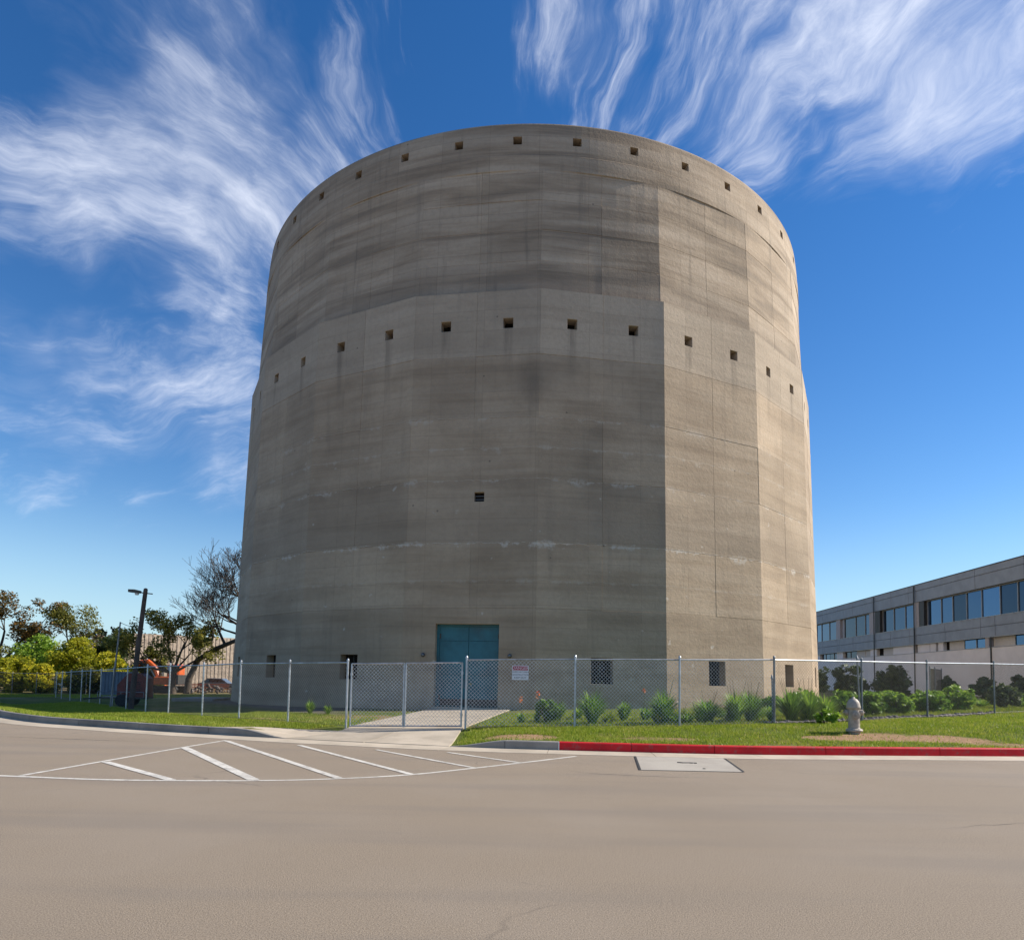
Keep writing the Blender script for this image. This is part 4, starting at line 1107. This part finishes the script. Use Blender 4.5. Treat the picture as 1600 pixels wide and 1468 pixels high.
# planting bed behind the right hand fence
T = [(2.45, 20.75, .98, .85, 'large bright clump of strap leaves, nearest the fence right of the sign'),
     (3.65, 22.2, .62, .45, 'small upright clump between two larger ones in the bed'),
     (4.60, 20.9, .98, .80, 'dense dark clump just left of the fence post at the tower edge'),
     (6.05, 21.4, .72, .95, 'wide pale clump right of the fence post at the tower edge'),
     (6.9, 21.3, .95, .75, 'upright clump below the sunlit facet window'),
     (7.55, 21.9, .92, .80, 'dark clump just left of the short steel post'),
     (8.75, 21.7, 1.00, .85, 'tall clump right of the short steel post'),
     (9.55, 22.3, 1.02, .85, 'tall clump behind and left of the hydrant'),
     (10.4, 23.0, .80, .8, 'clump directly behind the hydrant'),
     (1.5, 22.0, .68, .6, 'yellowish clump behind the fence post right of the sign')]
for x, y, h_, s_, lab in T: tuft(g3(x, y), h_*1.15, s_*1.35, lab, 330 if s_ > .7 else 200, wd=0.017)
tuft(g3(-7.6, 26.6), 0.62, 0.5, 'thin clump of long leaves at the foot of the shaded wall left of the gate', 110, group=None)
tuft(g3(-6.85, 26.3), 0.5, 0.45, 'smaller dark clump beside the long leaved one left of the gate', 80, group=None)
shrub(g3(1.15, 21.2), 0.9, 0.75, 'round leafy bush behind the fence near the sign', M_SHRUB, 0.07, 20, 60)
shrub(g3(9.35, 20.65), 0.62, 0.5, 'little leafy green bush just left of the hydrant', M_SHRUB, 0.06, 12, 45)
def canna(x, y, h_, label):
    root = empty('flowering_plant', g3(x, y)); tag(root, label, 'plant', 'orange flowers by the drive')
    V, F = tuft_mesh(40, h_*0.55, 0.4, 0.03); np_mesh('leaves', V, F, M_TUFT, root)
    MB().tube([(0, 0, 0), (0.02, 0, h_*0.6), (0.0, 0.02, h_)], [0.014, 0.01, 0.007], 5).build('stalk', M_STEM, root)
    p = RNG.normal(size=(14, 3))*[0.03, 0.03, 0.05]+[0, 0, h_]; V, F = leaves_np(p, 0.05); np_mesh('petals', V, F, M_FLOWER, root)
canna(0.35, 21.0, 0.72, 'orange flower on a thin stalk nearest the drive')
canna(0.85, 21.4, 0.86, 'taller orange flower between the drive and the round bush')
canna(4.35, 22.6, 0.95, 'pale orange flower behind the dark clump by the tower edge')
R2 = random.Random(3)
names_ = ['low mounded bush nearest the fence, second panel right of the hydrant', 'low dark bush right of the hydrant against the fence', 'dark spreading bush near the middle post of the right fence',
          'bush with bright new leaves beside the last fence post', 'taller dark bush at the right edge of the bed', 'round green bush in the middle of the bed']
for (x, y, w_, h_), lab in zip(((14.0, 25.2, 1.3, .75), (12.4, 24.2, 1.2, .85), (16.1, 26.8, 1.4, .85), (18.0, 28.2, 1.5, 1.05), (21.0, 29.7, 1.4, 1.0), (15.6, 29.5, 1.6, .8)), names_):
    shrub(g3(x, y), w_, h_, lab, M_SHRUB if 'bright' in lab or 'round' in lab else M_SHRUB_D if 'taller' in lab else M_SHRUB, 0.10, 30, 60, group='bushes in the right hand bed')
for k in range(26):
    x = R2.uniform(10.8, 25.0); y = 23.6+(x-11)*0.48+R2.uniform(0.8, 8.0)
    shrub(g3(x, y), R2.uniform(0.8, 1.5), R2.uniform(0.5, 0.8), 'low green filler bush in the thick of the right hand bed', R2.choice([M_SHRUB, M_SHRUB, M_TUFT]), 0.10, 18, 45, group='filler bushes of the right hand bed')
for k in range(34):
    x = R2.uniform(10.5, 25.0); y = 24.0+(x-11)*0.42+R2.uniform(0.3, 9.0)
    tuft(g3(x, y), R2.uniform(0.45, 0.75), R2.uniform(0.6, 0.9), 'loose tall grass clump among the bushes of the right hand bed', 90, M_GRASS if k % 3 else M_TUFT, 'grass clumps of the right hand bed', 0.018)
for k in range(30):
    x = R2.uniform(1.2, 11.0); y = float(np.interp(x, [p[0] for p in right_pts], [p[1] for p in right_pts]))+R2.uniform(0.7, 4.2)
    if math.hypot(x-TX, y-TY) < 20.2: continue
    tuft(g3(x, y), R2.uniform(0.30, 0.55), R2.uniform(0.5, 0.9), 'low leafy clump filling the bed between the larger ones below the tower', 80, [M_TUFT, M_GRASS, M_SHRUB][k % 3], 'low clumps of the bed below the tower', 0.018)
# shrubs along the foot of the office wall
for i, (x, y, w_, h_, lab) in enumerate([(24.6, 45.0, 2.6, 2.2, 'tall dense bush in front of the white wall, largest of its row'), (22.4, 46.0, 2.4, 2.2, 'wide grey green bush left of the tallest one by the white wall'),
        (20.6, 47.0, 2.6, 2.1, 'grey green bush right beside the tower edge'), (26.2, 47.8, 2.2, 1.9, 'loose bush just right of the tallest one by the white wall'),
        (28.6, 45.6, 1.3, 1.5, 'narrow bush with a pointed top by the white wall'), (30.6, 45.0, 1.5, 1.5, 'rounded bush in the middle of the white wall'),
        (32.0, 43.6, 1.3, 1.5, 'small round tree-like bush near the right of the white wall'), (32.6, 40.6, 1.5, 1.2, 'brownish bush at the right end of the white wall'), (31.3, 39.4, 1.6, .9, 'dark low bush by the right end of the white wall')]):
    shrub(g3(x, y), w_, h_, lab, M_SHRUB_D if i != 7 else M_RUST, 0.16, 34, 60, group='bushes along the office wall')

mu = MB()
for i in range(61):
    x = -1.0+i*0.4; y = float(np.interp(x, [p[0] for p in right_pts], [p[1] for p in right_pts]))
    for d_ in (-0.14-0.05*math.sin(i*1.7), 0.22+0.07*math.sin(i*2.3)): mu.v.append((x, y+d_, gz(x, y+d_)+0.012))
for i in range(60): mu.f.append((2*i, 2*i+2, 2*i+3, 2*i+1))
o = mu.build('mulch_strip', simple('dark_mulch', (0.075, 0.052, 0.036), 0.95, 0, 0.45, 9.0, 0.03)); tag(o, 'strip of dark bare soil under the right hand fence', kind='structure')
# edging stones under the fence
es = empty('stone_edging', g3(7.9, 20.5)); tag(es, 'row of rough stones edging the bed under the right hand fence', 'edging')
o0 = Vector(es.location)
for k in range(46):
    t_ = k/45; x = 7.6+t_*10.6; y = np.interp(x, [7.75, 11.1, 14.3, 18.2], [20.45, 22.0, 23.9, 26.2])+0.16+R2.uniform(-.05, .05)
    mb = MB(); mb.lathe([(0.05, -0.04), (0.10, 0.0), (0.105, 0.05), (0.06, 0.09)], 7); sc_ = (R2.uniform(0.9, 1.7), R2.uniform(0.7, 1.1), R2.uniform(0.7, 1.3))
    mb.v = [(p[0]*sc_[0]+R2.uniform(-.015, .015), p[1]*sc_[1]+R2.uniform(-.015, .015), p[2]*sc_[2]) for p in mb.v]
    o = mb.build('stone', M_ROCK, es); o.location = Vector((x, y, gz(x, y)))-o0; o.rotation_euler = (0, 0, R2.uniform(0, 6))

# lawn blades (uncountable)
def bare_at(x, y):
    b = np.zeros_like(x)
    for (px, py, rx, ry, s) in BARE: b = np.maximum(b, s*(np.hypot((x-px)/rx, (y-py)/ry) < 0.98))
    return b
def blades(n, x0, x1, yf0, yf1, hh, keep):
    x = RNG.uniform(x0, x1, n); y = yf0(x)+RNG.uniform(0, 1, n)*(yf1(x)-yf0(x))
    k = keep(x, y)*(1-0.93*bare_at(x, y))*(1-drive_mask(x, y)); sel = RNG.uniform(0, 1, n) < k; x, y = x[sel], y[sel]
    z = ground_z(x, y); m = len(x); a = RNG.uniform(0, 2*PI, m); h = hh*RNG.uniform(0.5, 1.3, m); wd = RNG.uniform(0.006, 0.013, m); le = RNG.normal(0, 0.35, (m, 2))*h[:, None]
    V = np.stack([np.stack([x-np.cos(a)*wd, y-np.sin(a)*wd, z-0.01], -1), np.stack([x+np.cos(a)*wd, y+np.sin(a)*wd, z-0.01], -1), np.stack([x+le[:, 0], y+le[:, 1], z+h], -1)], 1)
    return V.reshape(-1, 3)
FX = np.array([p[0] for p in left_pts][::-1]+[p[0] for p in right_pts]); FY = np.array([p[1] for p in left_pts][::-1]+[p[1] for p in right_pts])
fy = lambda x: np.interp(x, FX, FY)
one = lambda x, y: np.ones_like(x)
Vs = [blades(150000, -1.6, 26, lambda x: kerb_y(x)+0.19, lambda x: fy(x)-0.05, 0.055, lambda x, y: 0.45+0.4*(np.sin(x*1.7)*np.sin(y*2.1+x) > -0.3)+0.15*np.sin(x*0.6+1)-0.45*((y-kerb_y(x) < 0.42+0.12*np.sin(x*3.1)) & (np.sin(x*1.3+0.5) > -0.2))),
      blades(60000, -1.2, 12, lambda x: fy(x)+0.25, lambda x: fy(x)+8.0, 0.08, lambda x, y: 0.5*((np.hypot(x-TX, y-TY) > 19.6))),
      blades(90000, 10.5, 28, lambda x: fy(x)+0.25, lambda x: fy(x)+11.0, 0.14, one),
      blades(100000, -26, -5.0, lambda x: kerb_y(x)+0.19, lambda x: fy(x)+0.3, 0.06, lambda x, y: ((x < -7.5) | (y > 18.55+(x+7.5)*0.62))*1.0),
      blades(26000, -10.5, -4.3, lambda x: fy(x)+0.5, lambda x: fy(x)+4.6, 0.07, lambda x, y: 0.4+0.4*(np.sin(x*2.3+y) > 0)),
      blades(60000, -60, -20, lambda x: fy(np.clip(x, -34, 0))+1.0+0*x, lambda x: 62+0*x, 0.10, lambda x, y: (y > 50)*0.9)]
V = np.concatenate(Vs); F = np.arange(len(V)).reshape(-1, 3)
o = np_mesh('grass', V, F, M_GRASS); tag(o, 'short green lawn grass growing behind the kerbs and in the beds', 'grass', kind='stuff')

# ------------------------------------------------------------------ trees and bushes far left
def branch(mb, p, d, L_, r_, depth, tips, rng, up_=0.10, split=3, wig=0.25, minr=0.012):
    pts = [p]; rad = [r_]; q = Vector(p); dd = Vector(d).normalized(); n = 4
    for i in range(n):
        dd = (dd+Vector((rng.uniform(-wig, wig), rng.uniform(-wig, wig), rng.uniform(-wig, wig)+up_))*0.5).normalized()
        q = q+dd*(L_/n); pts.append(tuple(q)); rad.append(max(minr, r_*(1-0.5*(i+1)/n)))
    mb.tube(pts, rad, 7 if r_ > 0.06 else 4 if r_ > 0.02 else 3, cap=False)
    if depth == 0:
        tips.append(tuple(q)); tips.append(pts[2]); return
    for k in range(split):
        i = rng.choice([2, 3, 4, 4]); a = Vector((rng.uniform(-1, 1), rng.uniform(-1, 1), rng.uniform(-0.5, 0.9)))
        nd = (dd*0.9+a*0.85).normalized()
        branch(mb, pts[i], nd, L_*rng.uniform(0.55, 0.8), rad[i]*rng.uniform(0.55, 0.75), depth-1, tips, rng, up_, split, wig, minr)
def tree(name, loc, label, limbs, mat, leaf, per, rad, seed, depth=3, trunk=None, group=None, split=3, leafcut=1.0, up_=0.10, minr=0.012):
    rng = random.Random(seed); root = empty(name, loc); tag(root, label, 'tree', group)
    mb = MB(); tips = []
    if trunk: mb.tube(trunk[0], trunk[1], 10, cap=False)
    tr = mb.build('trunk', M_BARK, root, True) if trunk else None
    mb = MB()
    for (p, d, L_, r_) in limbs: branch(mb, p, d, L_, r_, depth, tips, rng, up_, split, 0.28, minr)
    mb.build('branches', M_BARK, root, True)
    if per:
        tips = [t_ for t_ in tips if rng.random() < leafcut]
        V, F = leaves_np(crown_points(tips, per, rad), leaf); np_mesh('crown', V, F, mat, root)
    return root
# the big bare tree half hidden by the tower
bt = (-30.6, 66.0); zb = gz(*bt)
tree('bare_tree', (*bt, zb), 'tall almost leafless tree leaning out from behind the left edge of the tower',
     [((4.6, 0, 5.2), (.35, 0, 1.0), 3.6, .22), ((6.2, 0, 6.8), (-.45, .1, 1.0), 3.4, .17), ((3.5, 0, 4.6), (-.45, .2, .8), 2.8, .15), ((5.5, .2, 6.0), (-.9, 0, .45), 3.0, .15),
      ((6.6, 0, 8.3), (-.9, .1, .5), 3.0, .13), ((7.0, 0, 10.0), (-.75, 0, .7), 2.5, .11), ((6.8, 0, 7.6), (.6, 0, 1.1), 3.2, .15), ((5.0, .4, 5.6), (-1.0, -.2, .15), 2.8, .12), ((6.9, 0, 9.2), (-1.0, .1, .25), 2.6, .10),
      ((6.0, -.2, 6.6), (-1.0, -.1, .2), 2.8, .12), ((7.2, 0, 11.4), (-.4, 0, .9), 2.0, .09), ((7.1, 0, 10.8), (-1.0, 0, .35), 2.0, .09), ((2.2, 0, 4.1), (-.3, .2, .9), 2.6, .12)], M_TWIG, 0.08, 0, 0.3, 5, 4,
     ([(0, 0, -.4), (.15, 0, 1.4), (.9, 0, 3.2), (2.6, 0, 4.3), (4.6, 0, 5.2), (6.2, 0, 6.8), (7.0, 0, 9.5), (7.2, 0, 12.4)], [.38, .30, .26, .22, .18, .15, .10, .05]), minr=0.014, split=4)
tree('olive_tree', (-31.5, 65.2, gz(-31.5, 65.2)), 'spreading olive green tree under the bare tree behind the excavator',
     [((0, 0, 1.9), (-1, 0, .35), 3.6, .15), ((0, 0, 2.0), (-.6, .3, .9), 3.2, .15), ((0, 0, 2.1), (.3, 0, 1), 2.8, .14), ((0, 0, 2.0), (.9, .2, .6), 3.2, .13), ((0, 0, 1.8), (-.9, -.4, .5), 3.2, .12), ((0, 0, 1.9), (.5, -.5, .5), 2.6, .12)],
     M_OLIVE, 0.14, 85, 0.7, 8, 2, ([(0, 0, -.3), (-.1, 0, 1.0), (0, 0, 2.1)], [.34, .26, .2]), up_=0.05)
tree('autumn_tree', (-57.5, 78, gz(-57.5, 78)), 'tall thin crowned tree with rust and olive leaves above the left bushes',
     [((0, 0, 2.5), (-.5, 0, 1), 3.8, .2), ((0, 0, 2.5), (.6, .2, .8), 4.2, .2), ((0, 0, 2.8), (.1, 0, 1), 3.8, .2), ((0, 0, 2.2), (.95, 0, .5), 4.0, .16), ((0, 0, 2.3), (-.9, .2, .5), 4.0, .16)],
     M_RUST, 0.16, 120, 1.0, 4, 2, ([(0, 0, -.3), (.1, 0, 1.2), (0, 0, 2.9)], [.4, .3, .24]))
tree('autumn_tree', (-50.5, 80, gz(-50.5, 80)), 'thin olive tree left of the bare brown thicket, leaning right',
     [((0, 0, 2.8), (.5, 0, 1), 3.2, .16), ((0, 0, 2.8), (-.4, .2, 1), 3.2, .16), ((0, 0, 2.4), (.95, 0, .6), 3.4, .14)],
     M_OLIVE, 0.15, 110, 0.95, 14, 2, ([(0, 0, -.3), (.1, 0, 1.2), (0, 0, 2.9)], [.3, .24, .18]))
tree('pine_tree', (-68.0, 114, gz(-68, 114)), 'small dark pine beside the distant mast',
     [((0, 0, 4.2), (-.9, 0, .5), 2.6, .12), ((0, 0, 4.6), (.8, 0, .6), 2.4, .12), ((0, 0, 5.2), (-.3, .3, 1), 2.2, .12), ((0, 0, 3.6), (-.9, .2, .3), 2.4, .1), ((0, 0, 5), (.2, -.3, 1), 2, .1)], M_PINE, 0.30, 16, 0.55, 21, 2,
     ([(0, 0, -.3), (0, 0, 3), (0, 0, 5.4)], [.3, .24, .16]))
tree('dark_tree', (-66.5, 125, gz(-66, 125)), 'hazy dark tree left of the beige warehouse roof',
     [((4, 0, 3.6), (-.6, 0, .8), 2.6, .12), ((4, 0, 3.6), (.6, 0, .8), 2.6, .12), ((4, 0, 4), (0, 0, 1), 2.6, .12)], M_PINE, 0.34, 14, 0.7, 31, 2, ([(4, 0, -.3), (4, 0, 2), (4, 0, 4.2)], [.3, .24, .16]))
bush_list = [(-52.5, 68.5, 5.2, 3.3, M_SHRUB, 'bright green bush at the left picture edge in front of the far fence'), (-47.0, 66.0, 4.6, 2.6, M_YELLOW, 'sunlit low bush second from the left picture edge'),
     (-57.0, 74, 6.5, 4.9, M_OLIVE, 'large olive bush at the far left below the autumn tree'), (-50.0, 73.5, 5.6, 4.6, M_SHRUB, 'green bush in the middle of the left thicket'), (-45.0, 72, 5.4, 4.3, M_YELLOW, 'golden bush above the far fence'),
     (-41.0, 71, 4.2, 3.3, M_YELLOW, 'yellow bush right of the golden one'), (-43.4, 75.5, 3.8, 4.9, M_SHRUB_D, 'dark conical bush below the mast'), (-39.2, 69.8, 3.4, 2.6, M_YELLOW, 'small bright yellow bush nearest the beige warehouse'),
     (-44.2, 66.2, 3.8, 2.1, M_YELLOW, 'low yellow bush pressed against the far fence'), (-62.5, 76, 6.5, 5.0, M_SHRUB, 'green bush beyond the left picture edge'), (-36.0, 69.5, 3.2, 3.6, M_OLIVE, 'olive bush behind the lamp post'),
     (-40.6, 67.0, 3.6, 1.9, M_OLIVE, 'low olive bush behind the far fence posts'), (-37.6, 67.5, 3.2, 1.8, M_YELLOW, 'low golden bush at the right end of the far fence')]
for x, y, w_, h_, m_, lab in bush_list: shrub(g3(x, y), w_, h_*1.25, lab, m_, 0.17, 70, 130, 'bush', 'bushes along the far fence', 'bush')
shrub(g3(-49.5, 84), 7.5, 6.2, 'bare brown thicket behind the golden bush', M_TWIG, 0.17, 60, 45, 'bush', None, 'thicket')
# distant belt of trees that closes the horizon
V = []; 
for k in range(240):
    x = RNG.uniform(-260, 260); y = 190+RNG.uniform(0, 60); h_ = RNG.uniform(2.5, 5.0); 
    V.append(crown_points([(x, y, h_*0.5), (x+RNG.uniform(-3, 3), y, h_*0.8)], 60, 2.6))
V, F = leaves_np(np.concatenate(V), 0.7); o = np_mesh('distant_woods', V, F, M_SHRUB_D); tag(o, 'far off line of dark trees along the horizon', 'woods', kind='stuff')

# ------------------------------------------------------------------ warehouse, house and yard behind the fence
Wz = -0.6
W = empty('warehouse', (-43.5, 96, Wz), R(38)); tag(W, 'pale beige ribbed warehouse behind the olive tree', 'building')
for k in range(42):
    x = -12.5+k*1.0
    if x < -9.5: continue
    mb = MB(); q = 7.3 if x > -8.6 else 6.4
    mb.prism([(x+0.02, 0), (x+0.98, 0), (x+0.98, q), (x+0.02, q)], 0.0, 0.3); mb.prism([(x+0.10, 0.05), (x+0.34, 0.05), (x+0.34, q-0.1), (x+0.10, q-0.1)], -0.04, 0.01); mb.prism([(x+0.58, 0.05), (x+0.82, 0.05), (x+0.82, q-0.1), (x+0.58, q-0.1)], -0.04, 0.01)
    mb.build('wall_panel', M_BEIGE, W)
mb = MB(); mb.add([(-9.5, 0.3, 7.0), (29.4, 0.3, 7.4), (29.4, 16, 7.4), (-9.5, 16, 7.0), (-9.5, 0.3, 0), (-9.5, 16, 0), (29.4, 16, 0), (29.4, .3, 0)], [(0, 1, 2, 3), (0, 3, 5, 4), (3, 2, 6, 5), (2, 1, 7, 6)]); mb.build('roof', M_BEIGE, W)
mb = MB(); mb.prism([(-13.5, 4.6), (-9.6, 6.9), (-9.6, 6.5), (-13.5, 4.2)], 0, 15); mb.build('lean_to_roof', M_SHEET, W)
mb = MB(); mb.box((-11.5, 7.5, 2.3), (3.6, 14, 4.6)); mb.build('lean_to_wall', M_BEIGE, W)
Hs = empty('house', (-66, 112, -0.6)); tag(Hs, 'grey roofed house mostly hidden behind the left bushes', 'building')
MB().box((0, 0, 2.2), (9, 7, 4.4)).build('wall', M_PANEL_W, Hs)
mb = MB(); mb.prism([(-5, 4.3), (0, 7.0), (5, 4.3)], -4, 4); mb.build('roof', M_SHEET, Hs)
MB().box((-1.5, -3.55, 2.0), (1.4, 0.12, 1.5)).build('window', M_GLASS, Hs)
# container and low wall
cn = empty('shipping_container', (-32.6, 60.2, gz(-32.6, 60.2)), R(24)); cn.scale = (0.8, 0.8, 0.95); tag(cn, 'blue grey storage container behind the lamp post', 'container')
for k in range(10):
    MB().box((-2.6+k*0.3+0.0, -1.15, 1.05), (0.17, 0.10, 1.9)).build('corrugation', M_STEELBLUE, cn)
MB().bbox((-1.2, 0, 1.05), (3.3, 2.2, 2.1), 0.03).build('body', M_STEELBLUE, cn)
MB().box((-1.2, -1.13, 2.06), (3.34, 0.12, 0.1)).build('frame_rail', M_STEELBLUE, cn); MB().box((-1.2, -1.13, 0.06), (3.34, 0.12, 0.12)).build('frame_rail', M_STEELBLUE, cn)

# orange excavator
ex = empty('excavator', (-33.3, 68.0, gz(-33.3, 68.0)), R(-8)); ex.scale = (1.3, 1.3, 1.3); tag(ex, 'orange excavator with arched boom seen through the left fence', 'excavator')
def wheelrow(mb, y):
    out = [(-1.15, 0.32), (-0.98, 0.56), (0.98, 0.56), (1.15, 0.32), (0.95, 0.04), (-0.95, 0.04)]
    mb.prism(out, y-0.2, y+0.2)
for y in (-0.75, 0.75): mb = MB(); wheelrow(mb, y); mb.build('track', M_BLACK, ex)
MB().bbox((0.15, 0, 0.95), (1.9, 1.5, 0.62), 0.08).build('body', M_ORANGE, ex)
cb = MB().bbox((0.35, 0.28, 1.68), (0.95, 0.85, 1.0), 0.08).build('cab', M_ORANGE, ex)
MB().box((-0.13, 0.28, 1.78), (0.03, 0.7, 0.6)).build('windscreen', M_GLASS, cb); MB().box((0.35, -0.155, 1.8), (0.7, 0.03, 0.55)).build('side_window', M_GLASS, cb)
boom = [(-0.6, -0.35, 1.1), (-0.95, -0.35, 1.9), (-1.5, -0.35, 2.35), (-2.1, -0.35, 2.3), (-2.5, -0.35, 1.95)]
MB().tube(boom, [0.19, 0.2, 0.2, 0.17, 0.14], 8).build('boom', M_ORANGE, ex)
MB().tube([(-2.45, -0.35, 2.05), (-2.75, -0.35, 1.3), (-2.8, -0.35, 0.7)], [0.14, 0.13, 0.1], 8).build('stick', M_ORANGE, ex)
MB().tube([(-0.9, -0.35, 1.2), (-1.5, -0.35, 2.1)], 0.05, 8).tube([(-1.6, -0.35, 2.55), (-2.6, -0.35, 1.9)], 0.05, 8).build('hydraulic_ram', M_GALV, ex)
mb = MB(); mb.prism([(-3.0, 0.75), (-2.6, 0.75), (-2.35, 0.4), (-2.45, 0.12), (-2.8, 0.05), (-2.95, 0.25)], -0.62, -0.08); mb.build('bucket', M_DARKMET, ex)
MB().box((1.05, 0, 1.05), (0.3, 1.45, 0.7)).build('counterweight', M_DARKMET, ex)
# second orange machine: small wheel loader with lift arms
wl = empty('skid_loader', (-36.0, 71.0, gz(-36, 71)), R(15)); tag(wl, 'small orange skid loader left of the excavator, nearer the lamp post', 'loader')
MB().bbox((0, 0, 0.85), (1.7, 1.2, 0.8), 0.08).build('body', M_ORANGE, wl); MB().bbox((0.1, 0, 1.65), (0.9, 1.0, 0.85), 0.06).build('cab', M_DARKMET, wl)
for sx_ in (-0.55, 0.55):
    for sy_ in (-0.68, 0.68):
        MB().lathe([(0.20, -0.12), (0.38, -0.11), (0.40, 0), (0.38, 0.11), (0.20, 0.12)], 18, (sx_, sy_, 0.4), Matrix.Rotation(PI/2, 3, 'X')).build('wheel', M_BLACK, wl)
for sy_ in (-0.62, 0.62): MB().tube([(0.8, sy_, 1.5), (0.0, sy_, 1.75), (-0.9, sy_, 1.35), (-1.25, sy_, 0.5)], 0.085, 6).build('lift_arm', M_ORANGE, wl)
mb = MB(); mb.prism([(-1.15, 0.1), (-1.75, 0.1), (-1.7, 0.18), (-1.3, 0.25), (-1.2, 0.65), (-1.12, 0.65)], -0.75, 0.75); mb.build('bucket', M_DARKMET, wl)
# dark red compressor on a trailer, half hidden behind the lamp post
tr_ = empty('utility_trailer', (-19.6, 35.6, gz(-19.6, 35.6)), R(8)); tag(tr_, 'low dark utility trailer behind the lamp post', 'trailer')
MB().box((0, 0, 0.42), (2.2, 1.3, 0.09)).build('bed', M_DARKMET, tr_); MB().tube([(-1.1, 0, 0.4), (-2.0, 0, 0.34)], 0.04, 6).build('drawbar', M_DARKMET, tr_)
mb = MB()
for y in (-0.63, 0.63): mb.tube([(-1.08, y, 0.72), (1.08, y, 0.72)], 0.022, 6); [mb.tube([(x, y, 0.45), (x, y, 0.72)], 0.018, 6) for x in (-1.08, 0, 1.08)]
mb.build('side_rail', M_GALV_D, tr_)
for y in (-0.76, 0.76):
    wh = MB().lathe([(0.16, -0.09), (0.29, -0.085), (0.31, 0), (0.29, 0.085), (0.16, 0.09)], 18, (0.1, y, 0.31), Matrix.Rotation(PI/2, 3, 'X')).build('wheel', M_BLACK, tr_)
    MB().lathe([(0.15, -0.095), (0.05, -0.1)], 12, (0.1, y, 0.31), Matrix.Rotation(PI/2, 3, 'X')).build('rim', M_GALV_D, wh)
cp = empty('compressor', (-19.35, 35.7, gz(-19.6, 35.6)+0.47), R(8)); tag(cp, 'dark red machine standing on the low trailer behind the lamp post', 'compressor')
mb = MB(); mb.prism([(-0.55, 0), (0.85, 0), (0.85, 0.95), (0.55, 1.2), (-0.05, 1.2), (-0.55, 0.6)], -0.45, 0.45); mb.build('housing', M_DRED, cp)
MB().tube([(0.5, 0.2, 1.15), (0.5, 0.2, 1.5), (0.6, 0.2, 1.56)], 0.035, 8).build('exhaust', M_BLACK, cp)
mb = MB(); [mb.box((0.2, -0.46, 0.3+0.09*k), (0.7, 0.03, 0.03)) for k in range(6)]; mb.build('louvre', M_BLACK, cp)
# parked car beyond the yard
def car(loc, rz, label):
    r_ = empty('parked_car', loc, rz); tag(r_, label, 'car')
    mb = MB(); mb.prism([(-2.1, 0.35), (2.1, 0.35), (2.15, 0.7), (1.95, 0.88), (0.95, 0.98), (-1.7, 1.0), (-2.12, 0.9)], -0.85, 0.85); mb.build('body', M_CARPAINT, r_)
    mb = MB(); mb.prism([(1.0, 0.97), (0.35, 1.45), (-1.15, 1.47), (-1.75, 0.99)], -0.74, 0.74); cb_ = mb.build('cabin', M_CARPAINT, r_)
    for y in (-0.755, 0.755): mb = MB(); mb.prism([(0.75, 1.02), (0.25, 1.39), (-1.05, 1.40), (-1.5, 1.03)], y-0.01, y+0.01); mb.build('side_window', M_GLASS, cb_)
    for x in (-1.35, 1.35):
        for y in (-0.8, 0.8):
            wh = MB().lathe([(0.2, -0.1), (0.32, -0.1), (0.34, 0), (0.32, 0.1), (0.2, 0.1)], 18, (x, y, 0.34), Matrix.Rotation(PI/2, 3, 'X')).build('wheel', M_BLACK, r_)
            MB().lathe([(0.19, -0.105), (0.19, 0.105)], 12, (x, y, 0.34), Matrix.Rotation(PI/2, 3, 'X')).build('hub', M_GALV, wh)
    for y in (-0.6, 0.6): MB().box((2.12, y, 0.72), (0.06, 0.3, 0.12)).build('headlight', M_SIGNW, r_)
car((-31.6, 76.0, gz(-31.6, 76)), R(4), 'silver blue parked car glimpsed beside the left tower edge')
# orange barrier fence and rubble pile
ob = empty('barrier_fence', (-32.5, 70.5, gz(-32.5, 70.5))); tag(ob, 'low orange plastic barrier fence behind the machines', 'barrier')
for k in range(5): MB().tube([(k*1.0, 0, 0), (k*1.0, 0, 0.95)], 0.03, 6).build('stake', M_TIMBER, ob)
for k in range(6): MB().box((2.0, 0, 0.15+k*0.15), (4.1, 0.015, 0.08)).build('slat', M_ORANGE, ob)
rb = empty('rubble_pile', (-28.6, 66.5, gz(-28.6, 66.5))); tag(rb, 'pile of grey broken rock beside the left tower edge', 'rubble')
for k in range(60):
    a = R2.uniform(0, 6.28); q = R2.uniform(0, 1)**0.7; sc_ = R2.uniform(0.10, 0.26)
    mb = MB(); mb.lathe([(0.3, -0.5), (0.8, -0.2), (0.75, 0.35), (0.3, 0.6)], 6); mb.v = [(p[0]*sc_*R2.uniform(.7, 1.2), p[1]*sc_*R2.uniform(.7, 1.2), p[2]*sc_) for p in mb.v]
    o = mb.build('rock', M_TIMBER if k % 3 else M_ROCK, rb); o.location = (q*2.4*math.cos(a), q*1.3*math.sin(a), 0.1+0.9*(1-q)*R2.uniform(0.3, 1)); o.rotation_euler = (R2.uniform(0, 3), R2.uniform(0, 3), R2.uniform(0, 3))
